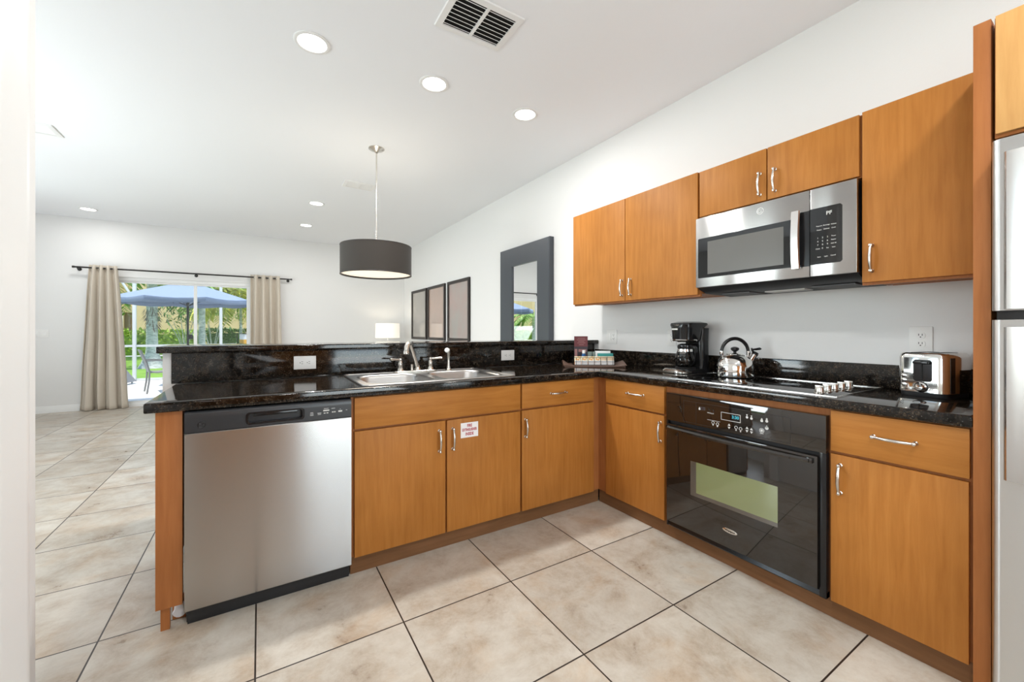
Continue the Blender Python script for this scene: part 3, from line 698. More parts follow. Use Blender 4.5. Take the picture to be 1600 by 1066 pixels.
# ------------------------------------------------------------------ refrigerator
t = thing('refrigerator', 'stainless steel top-freezer refrigerator cut off by the photo edge', 'refrigerator', (-.13,-1.829,0), R90)
obj('cabinet_body', bx((.004,.075,.02),(.84,.725,1.775)), 'black', t, smooth=False)
def fdoor(z0, z1):
    b = NB(); prof = rrect(.838,.07,.022,6,.421,.036)
    loft(b, [[(x,y,z0) for x,y in prof],[(x,y,z1) for x,y in prof]]); return b
for z0, z1, a, c, nm in ((1.262,1.782,1.266,1.735,'freezer_door'),(.06,1.234,.755,1.212,'fridge_door')):
    d = obj(nm, fdoor(z0,z1), 'fridge', t)
    b = NB(); prof = [(.030,.002),(.030,-.012),(.036,-.020),(.080,-.022),(.100,-.012),(.106,.002)]
    extr(b, [(x,y,a) for x,y in prof], (0,0,c-a)); obj('handle', b, 'steelv', d)
for x in (.05,.79): obj('foot', cyl(NB(),(x,.15,0),(x,.15,.022),.02), 'black', t)

# ------------------------------------------------------------------ things on the worktop
# kettle
t = thing('kettle', 'shiny steel whistling kettle with arched black handle on the cooktop', 'kettle', (.395,-.745,GZ), -math.radians(31.8))
b = NB(); lathe(b, [(.092,0),(.0985,.004),(.1005,.02),(.1005,.060),(.097,.080),(.088,.102),(.072,.120),(.052,.131),(.046,.133)], (0,0,0), 56); obj('body', b, 'chrome', t)
b = NB(); lathe(b, [(.048,.1325),(.046,.136),(.030,.141),(.012,.143)], (0,0,0), 40); ld = obj('lid', b, 'chrome', t)
b = NB(); lathe(b, [(.009,.142),(.008,.150),(.018,.157),(.0235,.165),(.021,.174),(.010,.179),(.001,.180)], (0,0,0), 24); obj('lid_knob', b, 'black', ld)
b = NB(); pts = [(-.080*math.cos(PI*k/22), 0, .146+.083*math.sin(PI*k/22)) for k in range(23)]
tube(b, pts, [.0105 if 3 < k < 19 else .0095 for k in range(23)], 14); hd = obj('handle', b, 'black', t)
for s in (-1,1):
    b = NB(); tube(b, [(s*.080,0,.154),(s*.081,0,.138),(s*.078,0,.118),(s*.070,0,.104)], [.0115,.0115,.006,.006], 14)
    obj('handle_mount', b, 'chrome', hd)
b = NB(); tube(b, [(.070,0,.070),(.095,0,.098),(.112,0,.124),(.120,0,.136)], [.026,.021,.0165,.0155], 20); sp_ = obj('spout', b, 'chrome', t)
b = NB(); tube(b, [(.117,0,.131),(.126,0,.145)], [.0185,.0165], 18); tube(b, [(.112,0,.146),(.104,0,.160),(.100,0,.172)], [.006,.006,.004], 10); tube(b, [(.102,0,.162),(.125,0,.164),(.150,0,.168),(.158,0,.166)], [.005,.0065,.008,.004], 12); obj('spout_lever', b, 'black', sp_)
# coffee maker
t = thing('coffee_maker', 'black drip coffee maker with glass carafe in the corner', 'coffee maker', (.444,-.395,CT), math.radians(-101))
b = NB(); rr_ = lambda w_, d_, r, cy, z: [(x,y,z) for x,y in rrect(w_,d_,r,7,0,cy)]
loft(b, [rr_(.200,.245,.05,0,0),rr_(.204,.249,.05,0,.012),rr_(.196,.238,.05,0,.030)]); bs = obj('base', b, 'black', t)
b = NB()                                        # sloping silver control panel at the front of the base
for k in range(1): pass
ring = lambda f, z: [(x*f, -.085+(y)*f, z) for x,y in rrect(.204,.150,.06,8)]
loft(b, [ring(1.0,.004),ring(1.0,.014),ring(.86,.026),ring(.84,.027)]); cpn = obj('silver_control_panel', b, 'nickel', bs); cpn['label'] = 'silver grey control panel'
b = NB()
for k in range(4): cyl(b, (-.036+.024*k,-.128,.026), (-.036+.024*k,-.128,.0295), .006, n=12)
obj('buttons', b, 'black', cpn)
b = NB(); lathe(b, [(.062,.028),(.066,.034),(.060,.036)], (0,-.022,0), 30); obj('hot_plate', b, 'mattblack', bs)
b = NB(); loft(b, [rr_(.164,.080,.03,.078,.028),rr_(.160,.078,.03,.078,.20),rr_(.164,.082,.03,.078,.30)]); obj('water_tank', b, 'black', t)
b = NB(); loft(b, [rr_(.140,.160,.065,-.012,.212),rr_(.158,.178,.07,-.012,.222),rr_(.170,.195,.07,-.006,.300),rr_(.176,.222,.055,.008,.322),rr_(.170,.215,.055,.008,.334),rr_(.115,.140,.045,.01,.343)]); bh = obj('brew_head', b, 'black', t)
b = NB(); quadbox(b,(-.030,-.1115,.288),(.022,-.1085,.298)); text(b, 'COFFEE', .0085, at(-.004,-.1118,.293), 0) if False else None
obj('brand_plate', b, 'print', bh, smooth=False)
b = NB(); cz = .037
lathe(b, [(.050,cz),(.060,cz+.006),(.068,cz+.030),(.067,cz+.062),(.056,cz+.098),(.046,cz+.122),(.047,cz+.130)], (0,-.022,0), 36, capt=False); ca = obj('carafe', b, 'carafe', t)
b = NB(); lathe(b, [(.049,cz+.124),(.052,cz+.136),(.050,cz+.150),(.030,cz+.158)], (0,-.022,0), 32); obj('carafe_lid', b, 'black', ca)
b = NB(); lathe(b, [(.0535,cz+.106),(.052,cz+.122),(.0485,cz+.124)], (0,-.022,0), 32, capb=False, capt=False); obj('metal_band', b, 'chrome', ca)
b = NB(); h_ = [(.050,-.022,cz+.140),(.078,-.030,cz+.142),(.098,-.034,cz+.125),(.102,-.034,cz+.085),(.092,-.030,cz+.040),(.074,-.026,cz+.024)]
loft(b, [[(x,y-.011,z),(x+.010,y-.011,z+.006),(x+.010,y+.011,z+.006),(x,y+.011,z)] for x,y,z in h_]); obj('carafe_handle', b, 'black', ca)
b = NB(); lathe(b, [(.050,.206),(.060,.214)], (0,-.022,0), 28); lathe(b, [(.082,.213),(.085,.219),(.082,.224)], (0,-.022,0), 36); obj('basket_ring', b, 'chrome', bh)
# toaster
t = thing('toaster', 'chrome and black two-slice toaster beside the refrigerator panel', 'toaster', (.455,-1.583,CT), math.radians(-103))
b = NB(); loft(b, [rr_(.158,.180,.03,0,0),rr_(.162,.184,.03,0,.004),rr_(.162,.184,.03,0,.022)]); obj('base', b, 'mattblack', t)
b = NB(); loft(b, [rr_(.168,.196,.028,0,.020),rr_(.168,.196,.028,0,.165),rr_(.162,.190,.030,0,.181),rr_(.150,.178,.030,0,.187)]); sh = obj('shell', b, 'chrome', t)
for s in (-1,1): obj('side_strip', bx((s*.0842-.0008,-.070,.022),(s*.0842+.0008,-.038,.168)), 'black', sh)
for s in (-1,1): obj('bread_slot', bx((s*.030-.015,-.070,.1862),(s*.030+.015,.070,.1876),.0004), 'darkslot', sh)
b = NB(); extr(b, [(x,-.0995,.112+z) for x,z in rrect(.062,.092,.010,6,.008)], (0,.003,0)); lp = obj('lever_panel', b, 'black', t)
b = NB(); quadbox(b,(.0055,-.1000,.070),(.0105,-.0994,.155)); obj('lever_track', b, 'darkslot', lp, smooth=False)
obj('lever', bx((-.018,-.117,.140),(.034,-.0995,.152),.003), 'black', lp)
b = NB(); lathe(b, [(.0195,0),(.0195,.004),(.0150,.007),(.0142,.017),(.0128,.019),(.001,.0195)], (.004,-.098,.042), 26, axis=(0,-1,0)); kn = obj('browning_dial', b, 'chrome', t)
b = NB(); lathe(b, [(.023,0),(.0225,.003),(.0196,.0045)], (.004,-.098,.042), 26, axis=(0,-1,0), capt=False); obj('dial_ring', b, 'black', kn)
for k in range(3):
    b = NB(); lathe(b, [(.0085,0),(.0085,.003),(.0062,.005),(.001,.0054)], (-.056,-.0975,.048+.019*k), 16, axis=(0,-1,0)); obj('button', b, 'chrome', t)
b = NB(); tube(b, [(.03,.100,.02),(.05,.115,.008),(.10,.110,.005),(.13,.06,.005),(.145,.0,.005)], .0035, 8); obj('power_cord', b, 'black', t)
# snack tray in the corner
TR = math.radians(-35)
t = thing('serving_tray', 'dark wooden tray with flared ends holding the snack basket', 'tray', (.262,.345,CT), TR)
b = NB(); tw, td = .47, .29
quadbox(b,(-tw/2,-td/2,0),(tw/2,td/2,.008),bev=.002)
obj('tray_base', b, 'walnut', t)
for s in (-1,1):
    b = NB(); loft(b, [[(s*(tw/2-.055),y,.008),(s*(tw/2-.045),y,.008),(s*(tw/2+.010),y,h_),(s*(tw/2+.004),y,h_+.003)] for y, h_ in ((-td/2,.012),(-td/4,.030),(0,.042),(td/4,.030),(td/2,.012))]); obj('flared_end', b, 'walnut', t)
Rt = Matrix.Rotation(TR, 4, 'Z'); T0 = Vector((.262,.345,CT+.008))
def on_tray(x, y, z=0): return T0 + Rt.to_3x3() @ Vector((x,y,z))
BW, BD, BH = .33, .17, .062
t = thing('wire_basket', 'low black wire basket full of sachets on the wooden tray', 'basket', on_tray(.005,.005), TR)
b = NB()
for z in (.003, .030, BH): tube(b, [(x,y,z) for x,y in rrect(BW,BD,.02,4)], .0016 if z < BH else .0022, 6, closed=True)
obj('wire_hoops', b, 'black', t)
b = NB()
for k in range(7):
    x = -BW/2+.022+k*(BW-.044)/6
    tube(b, [(x,-BD/2,BH),(x,-BD/2,.003),(x,BD/2,.003),(x,BD/2,BH)], .0014, 6)
for k in range(4):
    y = -BD/2+.025+k*(BD-.05)/3
    tube(b, [(-BW/2,y,BH),(-BW/2,y,.003),(BW/2,y,.003),(BW/2,y,BH)], .0014, 6)
obj('wire_ribs', b, 'black', t)
pat = mat('orange_patterned_sachet', (.7,.5,.25), .5); v = coords(pat)
wv = nd(pat, 'ShaderNodeTexVoronoi'); wv.inputs['Scale'].default_value = 60; lk(pat, v, wv.inputs['Vector'])
lk(pat, ramp(pat, wv.outputs['Distance'], [(.25,(.75,.30,.10)),(.45,(.80,.58,.28)),(.7,(.85,.78,.62))]), base(pat)['Base Color'])
kr = mat('tan_sachet', (.66,.50,.34), .55)
def sachet(col): 
    b = NB(); w_, h_ = .050, .066
    rings = []
    for s in (-1,-.85,-.3,.3,.85,1):
        d = .0008 if abs(s) == 1 else (.003 if abs(s) > .8 else .0065)
        rings.append([(x, y, s*h_/2+h_/2) for x, y in ((-w_/2,-d*.2),(-w_/4,-d),(w_/4,-d),(w_/2,-d*.2),(w_/2,d*.2),(w_/4,d),(-w_/4,d),(-w_/2,d*.2))])
    loft(b, rings); return obj('sachet', b, col)
cols = [pat, pat, pat, pat, kr, kr]
nth = ['first','second','third','fourth','fifth','sixth']
for k in range(6):
    o = sachet(cols[k]); o.location = on_tray(.005-.132+.0525*k, .005-BD/2+.016, .0045); o.rotation_euler = (math.radians(-7), 0, TR)
    tag(o, ('orange patterned' if k < 4 else 'tan paper') + ' sachet, %s from the left in the basket front row' % nth[k], 'sachet', 'sachets along the basket front')
for k in range(6):
    b = bx((-.024,-.002,0),(.024,.002,.034),.001); o = obj('sugar_packet', b, 'paper'); o.location = on_tray(.005-.130+.052*k, .005-BD/2+.0058, .0045); o.rotation_euler = (0,0,TR)
    tag(o, 'small white packet, %s from the left against the basket wires' % nth[k], 'packet', 'white packets against the basket wires')
book = mat('maroon_booklet', (.13,.02,.025), .4); bookd = mat('dark_booklet_photo', (.035,.022,.03), .4)
t = thing('booklet', 'maroon and dark upright booklet in the left end of the basket', 'booklet', on_tray(-.088,.048,.0045), TR)
b = bx((-.055,-.004,0),(.055,.004,.225),.0008); quadbox(b,(-.055,-.0046,.140),(.055,-.004,.223),1)
for z, w_ in ((.207,.07),(.194,.084),(.182,.06),(.170,.075),(.155,.05)): quadbox(b,(-.012-w_/2+.02,-.0050,z-.002),(-.012+w_/2+.01,-.0045,z+.002),2)
quadbox(b,(-.052,-.0046,.02),(-.030,-.004,.12),2); quadbox(b,(-.02,-.0046,.095),(.045,-.004,.118),2)
obj('cover', b, [bookd, book, mat('faded_print', (.30,.14,.13), .5)], t, smooth=False)
t = thing('soap_bottle', 'tiny blue bottle with white cap in front of the booklet', 'bottle', on_tray(-.070,.0,.0045), TR)
blue = mat('blue_liquid', (.02,.09,.24), .15)
b = NB(); lathe(b, [(.016,0),(.0175,.003),(.0175,.072),(.012,.084),(.0095,.088)], n=20); obj('bottle_body', b, blue, t)
b = NB(); lathe(b, [(.0125,.086),(.0125,.110),(.0115,.112)], n=20); obj('cap', b, 'white', t)
teal = mat('teal_carton', (.03,.27,.25), .5)
b = bx((-.060,-.020,0),(.060,.020,.086),.001); o = obj('tea_carton', b, teal); o.location = on_tray(.105,.015,.0045); o.rotation_euler = (0,0,TR); tag(o, 'teal carton standing at the right end of the basket', 'carton')
b = bx((-.060,-.014,0),(.060,.014,.104),.001); o = obj('paper_packet', b, 'paper'); o.location = on_tray(.092,.056,.0045); o.rotation_euler = (0,0,TR); tag(o, 'white paper packet standing behind the teal carton', 'packet')
grn = mat('grey_green_wrapper', (.16,.21,.19), .35)
for k, (x, lab) in enumerate(((-.012,'small clear wrapped grey-green pouch right of the blue bottle'),(.028,'small grey-green pouch left of the white packet'))):
    o = sachet(grn); o.location = on_tray(x-.002,.045+.008*k,.0045); o.rotation_euler = (0,0,TR); o.scale = (.72,1.2,1.48); o.name = 'snack_pouch'; tag(o, lab, 'pouch')

# ------------------------------------------------------------------ ceiling fittings
def can(label, x, y, pw=1.0):
    t = thing('recessed_light', label, 'ceiling light', (x,y,ZC), 0, 'recessed ceiling lights')
    b = NB(); lathe(b, [(.100,0),(.100,-.004),(.094,-.007),(.080,-.006),(.076,-.001)], n=40, capb=False, capt=False); obj('trim_ring', b, 'trim', t)
    b = NB(); lathe(b, [(.077,-.0015),(.05,-.004),(.001,-.005)], n=40, capb=False, capt=False); obj('diffuser', b, 'glow', t)
    l = D.lights.new('can_lamp', 'AREA'); l.shape = 'DISK'; l.size = .15; l.energy = CAN*pw; l.color = (1,.99,.965)
    o = D.objects.new('can_lamp', l); COL.objects.link(o); o.parent = t; o.location = (0,0,-.009)
CAN = 21
can('largest round recessed light, left end of the kitchen row of three', -1.77,.555)
can('middle recessed light of the kitchen row of three', -1.01,.555)
can('recessed light nearest the right wall in the kitchen row of three', -.255,.555,.45)
can('recessed light beyond the pendant, higher one of the close pair', -1.39,3.89,.8)
can('recessed light beyond the pendant, lower one of the close pair', -1.40,5.22,.55)
can('lone recessed light above the left curtain near the far wall', -4.08,5.86,.3)
can('unseen recessed light added over the rear of the kitchen, left one', -1.77,-2.35,.75)  # pair added behind the camera to brighten the cabinet fronts
can('unseen recessed light added over the rear of the kitchen, right one', -.60,-2.35,.7)
def vent(label, x, y, w_, d_, nb, mats=('trim','darkslot'), rot=0, flip=1):
    t = thing('air_vent', label, 'air vent', (x,y,ZC), rot)
    b = NB(); o_ = rrect(w_,d_,.004,2); i_ = rrect(w_-.07,d_-.07,.002,2)
    loft(b, [[(p,q,0) for p,q in o_],[(p,q,-.004) for p,q in o_],[(p*.985,q*.985,-.008) for p,q in o_],[(p,q,-.010) for p,q in i_],[(p,q,-.001) for p,q in i_]], capb=False, capt=False)
    obj('frame', b, mats[0], t)
    obj('duct_opening', bx((-w_/2+.03,-d_/2+.03,-.0015),(w_/2-.03,d_/2-.03,-.0005)), mats[1], t, smooth=False)
    for k in range(nb):
        y0 = -d_/2+.035+(d_-.07)*(k+.5)/nb
        b = NB(); extr(b, [(-w_/2+.036,y0+flip*p,q) for p,q in ((-.0055,-.0085),(-.0040,-.0095),(.0075,-.0020),(.0058,-.0012))], (w_-.072,0,0)); obj('louver', b, mats[0], t, smooth=False)
    obj('centre_bar', bx((-.008,-d_/2+.035,-.0115),(.008,d_/2-.035,-.0015)), mats[0], t, smooth=False)
vent('square white louvred air vent near the kitchen recessed lights', -1.005,-.115,.41,.30,8)
M['ventgap'] = mat('pale_vent_gap', (.55,.55,.54), .8)
vent('faint white rectangular air vent behind the pendant rod', -1.045,2.885,.34,.22,6, ('trim','ventgap'), flip=-1)
vent('white return-air vent beside the left door casing', -3.68,2.89,.36,.26,6, ('trim','ventgap'), flip=-1)
# pendant
PX, PY = -1.105, 1.79
t = thing('pendant_lamp', 'large brown drum pendant lamp hanging on a nickel rod', 'pendant lamp', (PX,PY,ZC))
z0, z1, PR = 1.725-ZC, 1.988-ZC, .318
b = NB(); lathe(b, [(.072,0),(.072,-.006),(.060,-.014),(.022,-.030),(.010,-.045)], n=36, capb=False); obj('canopy', b, 'nickel', t)
b = NB(); cyl(b, (0,0,-.035), (0,0,z1-.02), .0062, n=14); cyl(b, (0,0,z1-.02), (0,0,z0+.10), .011, n=14); obj('rod', b, 'nickel', t)
b = NB(); lathe(b, [(PR,z0),(PR,z1),(PR-.003,z1),(PR-.003,z0),(PR,z0)], n=72, capb=False, capt=False); sd = obj('drum_shade', b, 'drum', t)
b = NB()
for z in (z0,z1): lathe(b, [(PR+.001,z-.004),(PR+.0025,z),(PR+.001,z+.004),(PR-.004,z+.004),(PR-.004,z-.004),(PR+.001,z-.004)], n=72, capb=False, capt=False)
obj('shade_trim', b, 'espresso', sd)
b = NB(); lathe(b, [(PR-.006,z0+.012),(PR-.02,z0+.010),(.001,z0+.006)], n=64, capb=False, capt=False); obj('diffuser', b, 'pendglow', t)
b = NB()
for k in range(3): a = 2*PI*k/3; tube(b, [(0,0,z1-.02),(PR*.99*math.cos(a),PR*.99*math.sin(a),z1-.01)], .003, 8)
obj('spider', b, 'nickel', t)
for zz, rx, en, nm in ((z0+.14,PI,3.2,'bulb_up'),(z0-.002,0,9,'bulb_down')):
    l = D.lights.new(nm, 'AREA'); l.shape = 'DISK'; l.size = .12 if rx else .56; l.energy = en; l.color = (1,.88,.72)
    o = D.objects.new(nm, l); COL.objects.link(o); o.parent = t; o.location = (0,0,zz); o.rotation_euler = (rx,0,0)

# ------------------------------------------------------------------ right wall: mirror and pictures
t = thing('wall_mirror', 'tall mirror in a wide dark grey frame leaning on the right wall', 'mirror', (WX,1.80,0), R90)
mw, mh, fw = 1.02, 2.195, .245
b = NB(); o_ = [(-mw/2,0),(mw/2,0),(mw/2,mh),(-mw/2,mh)]; i_ = [(-mw/2+fw,fw),(mw/2-fw,fw),(mw/2-fw,mh-fw+.03),(-mw/2+fw,mh-fw+.03)]
rg = lambda P, y: [(x,y,z) for x,z in P]
loft(b, [rg(o_,-.004),rg(o_,-.058),rg([(x*.985,z if z == 0 else z-.006) for x,z in o_],-.066),rg(i_,-.046),rg(i_,-.026)], capb=False, capt=False)
obj('frame', b, 'mframe', t, ang=12)
obj('mirror_glass', bx((-mw/2+fw-.01,-.030,fw-.01),(mw/2-fw+.01,-.024,mh-fw+.04)), 'mirror', t, smooth=False)
arts = [artm('pale_grey_print', (.33,.31,.28), (.36,.33,.30)), artm('blush_print', (.45,.31,.25), (.40,.30,.25)), artm('rose_grey_print', (.37,.26,.235), (.33,.30,.27))]
for k, (ya, yb, lab) in enumerate(((5.95,5.10,'farthest of three dark-framed pictures, pale grey, beside the room corner'),(5.02,4.215,'middle of three dark-framed pictures, with a blush print'),(4.10,3.285,'nearest of three dark-framed pictures, rose-grey print, towards the mirror'))):
    t = thing('framed_picture', lab, 'picture', (WX,(ya+yb)/2,1.52), R90, 'framed pictures on the right wall')
    pw, ph, f = ya-yb, .955, .045
    b = NB(); o_ = [(-pw/2,-ph/2),(pw/2,-ph/2),(pw/2,ph/2),(-pw/2,ph/2)]; i_ = [(x-math.copysign(f,x),z-math.copysign(f,z)) for x,z in o_]
    loft(b, [rg(o_,-.001),rg(o_,-.030),rg(i_,-.030),rg(i_,-.012)], capb=False, capt=False); obj('frame', b, 'espresso', t, smooth=False)
    obj('print', bx((-pw/2+f,-.014,-ph/2+f),(pw/2-f,-.010,ph/2-f)), arts[k], t, smooth=False)
# table lamp in the far corner
LX, LY = .13, 6.08
t = thing('end_table', 'small dark square table under the lit lamp in the far corner', 'table', (LX,LY,0))
obj('tabletop', bx((-.26,-.26,.53),(.26,.26,.56),.004), 'espresso', t)
for sx_ in (-1,1):
    for sy_ in (-1,1): obj('leg', bx((sx_*.23-.02,sy_*.23-.02,0),(sx_*.23+.02,sy_*.23+.02,.53)), 'espresso', t, smooth=False)
t = thing('table_lamp', 'lit table lamp with a white drum shade in the far corner', 'lamp', (LX,LY,.56))
b = NB(); lathe(b, [(.09,0),(.09,.015),(.03,.03),(.022,.10),(.045,.20),(.05,.28),(.03,.37),(.012,.42)], n=28); obj('lamp_base', b, 'nickel', t)
b = NB(); cyl(b, (0,0,.41),(0,0,.52),.007,n=12); obj('stem', b, 'nickel', t)
b = NB(); lathe(b, [(.232,.505),(.228,.790),(.224,.790),(.228,.505),(.232,.505)], n=48, capb=False, capt=False); obj('lamp_shade', b, 'shadeglow', t)
l = D.lights.new('lamp_bulb', 'POINT'); l.energy = 3.2; l.shadow_soft_size = .05; l.color = (1,.86,.68)
o = D.objects.new('lamp_bulb', l); COL.objects.link(o); o.parent = t; o.location = (0,0,.64)

# ------------------------------------------------------------------ curtains
RY, RZ = 6.425, 2.155
t = thing('curtain_rod', 'thin dark curtain rod above the sliding door', 'curtain rod', (-2.96,RY,RZ))
b = NB(); cyl(b, (-1.43,0,0), (1.42,0,0), .0125, n=16); obj('pole', b, 'rodm', t)
for x in (-1.435, 1.41): b = NB(); cyl(b, (x,0,0), (x+.025,0,0), .016, n=16); obj('finial', b, 'rodm', t)
for x in (-1.38,.015,1.37): 
    b = NB(); tube(b, [(x,0,-.012),(x,.02,-.022),(x,WF-RY-.002,-.022)], .009, 10); cyl(b,(x,WF-RY-.006,-.022),(x,WF-RY-.001,-.022),.025,n=16); obj('bracket', b, 'rodm', t)
def curtain(label, xt0, xt1, xb0, xb1, folds, seed):
    t = thing('curtain', label, 'curtain', ((xt0+xt1)/2,RY,0), 0, 'curtains at the sliding door')
    rnd = random.Random(seed); n, m = folds*14, 34; ph = [rnd.uniform(-.5,.5) for _ in range(folds+2)]; am = [rnd.uniform(.7,1.25) for _ in range(folds+2)]
    b = NB(); G = []
    cx = (xt0+xt1)/2
    for j in range(m+1):
        s = j/m; z = RZ+.045 - s*(RZ+.037); row = []
        e = s**.8
        for i in range(n+1):
            u = i/n; k = int(u*folds); q = u*folds
            x0 = xt0+(xb0-xt0)*e; x1 = xt1+(xb1-xt1)*e
            A = (.036 if s < .12 else .036+.026*e*am[min(k,folds)])
            y = A*math.sin(2*PI*q + ph[k]*.0 + .6*e*math.sin(3*q+seed))
            x = x0+(x1-x0)*u + .014*e*math.sin(4*PI*q+1.3)
            y += .012*math.sin(5*z+3*u+seed)*e
            if s > .93: y -= .02*(s-.93)/.07*math.sin(9*u+seed); 
            row.append(b.verts.new((x-cx, min(y,.075), z)))
        G.append(row)
    for j in range(m):
        for i in range(n): b.faces.new((G[j][i],G[j][i+1],G[j+1][i+1],G[j+1][i]))
    o = obj('curtain_cloth', b, 'curtain', t, ang=80)
    sm = o.modifiers.new('thick','SOLIDIFY'); sm.thickness = .003
    for k in range(2*folds):
        u = (k+.5)/(2*folds); u = k/(2*folds)+.0 
        if k == 0: continue
        x = xt0+(xt1-xt0)*u-cx
        b = NB(); tube(b, [(x+.004*math.sin(a*0),.023*math.cos(a),RZ+.023*math.sin(a)) for a in [2*PI*q/20 for q in range(20)]], .0045, 6, closed=True); obj('eyelet', b, 'nickel', t)
curtain('long beige curtain left of the sliding door, spread at the floor', -4.215,-3.905,-4.335,-3.79,4,1)
curtain('beige curtain at the right side of the sliding door', -2.175,-1.725,-2.19,-1.69,4,5)

# ------------------------------------------------------------------ outside: patio and garden
def ground(name, col0, col1, sc, lo, hi, rough=.9):
    m = mat(name+'_m', col0, rough); v = coords(m); lk(m, ramp(m, noise(m, v, sc, 5, .7), [(.35,col0),(.65,col1)]), base(m)['Base Color'])
    o = struct(name, bx(lo,hi), m, smooth=False); return o
ground('patio_ground', (.62,.60,.57), (.70,.68,.65), 4, (-11,WF+.02,-.2), (3,11.25,-.012))
lawn = ground('lawn_ground', (.115,.23,.027), (.19,.335,.046), 3, (-30,11.25,-.3), (16,30.1,-.06))
ground('path_ground', (.60,.59,.57), (.66,.65,.63), 6, (-30,24.6,-.28), (16,25.5,-.045))
ground('garden_ground', (.13,.20,.05), (.18,.26,.07), 2, (-60,-40,-.6), (60,80,-.31))
g = mat('grass_blade', (.145,.30,.038), .6); g2 = mat('grass_blade_dry', (.23,.365,.07), .6)
b = NB()
for k in range(9000):
    y = 11.3 + 13.0*random.random()**1.5; x0 = -2.034+(y+2.118)*(-.62); x = x0 + random.uniform(-2.6,4.8)*(.55+y/26)
    h_ = random.uniform(.04,.10); a = random.uniform(0,PI); d = Vector((math.cos(a),math.sin(a),0))*.012; tip = Vector((random.uniform(-.04,.04),random.uniform(-.04,.04),h_))
    p = Vector((x,y,-.065)); f = b.faces.new([b.verts.new(p-d),b.verts.new(p+d),b.verts.new(p+tip)]); f.material_index = random.random() < .35
o = obj('grass', b, [g,g2], smooth=False); tag(o, 'short green lawn grass beyond the patio', 'grass'); o['kind'] = 'stuff'
# screen enclosure at the patio's edge
al = mat('white_aluminium', (.56,.575,.585), .4)
t = thing('screen_enclosure', 'white aluminium framework round the patio edge', 'screen frame', (-4.5,11.1,0))
for x in (-7.9,-6.3,-4.62,-2.91,-1.2,.5): wp('post', bx((x-.03,11.05,-.012),(x+.03,11.15,2.62)), al, t, smooth=False)
for z in (.02,.84,2.58): wp('rail', bx((-8.4,11.07,z-.025),(1.2,11.13,z+.025)), al, t, smooth=False)
b = NB(); tube(b, [(-4.62,11.1,1.95),(-4.95,11.1,2.58)], .025, 8); wp('brace', b, al, t)
# umbrella
um = mat('blue_umbrella_cloth', (.205,.26,.375), .8)
t = thing('patio_umbrella', 'pale blue patio umbrella outside the sliding door', 'umbrella', (-3.41,9.5,0), .35)
NR, UR, zr, za = 8, 1.27, 1.905, 2.315
b = NB(); cc = b.verts.new((0,0,za)); rings = []
for s in (.12,.4,.7,1.0):
    ring = []
    for k in range(NR*4):
        a = 2*PI*k/(NR*4); e = (k % 4)/4
        r = UR*s*(math.cos(PI/NR)/math.cos((a % (2*PI/NR))-PI/NR)); sag = .035*s*math.sin(PI*e)
        ring.append(b.verts.new((r*math.cos(a), r*math.sin(a), za-(za-zr)*(s**1.05)-sag)))
    rings.append(ring)
N4 = NR*4
for k in range(N4): b.faces.new((cc, rings[0][k], rings[0][(k+1)%N4]))
for A, B in zip(rings, rings[1:]):
    for k in range(N4): b.faces.new((A[k],B[k],B[(k+1)%N4],A[(k+1)%N4]))
ed = rings[-1]; dn = [b.verts.new(v_.co+Vector((0,0,-.10))) for v_ in ed]
for k in range(N4): b.faces.new((ed[k],dn[k],dn[(k+1)%N4],ed[(k+1)%N4]))
cn = obj('canopy', b, um, t); sm = cn.modifiers.new('thick','SOLIDIFY'); sm.thickness = .004
b = NB(); lathe(b, [(.34,za-.05),(.20,za+.02),(.05,za+.055),(.001,za+.06)], n=16, capb=False, capt=False); obj('vent_cap', b, um, cn)
b = NB(); cyl(b,(0,0,0),(0,0,za+.05),.022,n=14); obj('pole', b, 'rodm', t)
b = NB(); lathe(b, [(.03,za+.05),(.035,za+.08),(.001,za+.12)], n=14); obj('finial', b, 'rodm', t)
for k in range(NR):
    a = 2*PI*k/NR; b = NB(); tube(b, [(.03*math.cos(a),.03*math.sin(a),za-.04),(UR*.97*math.cos(a),UR*.97*math.sin(a),zr-.02)], .008, 6)
    tube(b, [(.02*math.cos(a),.02*math.sin(a),za-.55),(UR*.5*math.cos(a),UR*.5*math.sin(a),(za+zr)/2-.04)], .007, 6); obj('rib', b, 'rodm', t)
b = NB(); lathe(b, [(.24,0),(.24,.03),(.06,.06),(.05,.16)], n=24); obj('base', b, 'rodm', t)
b = NB(); quadbox(b,(.02,-.03,1.02),(.09,.03,1.12),bev=.01); obj('crank', b, 'rodm', t)
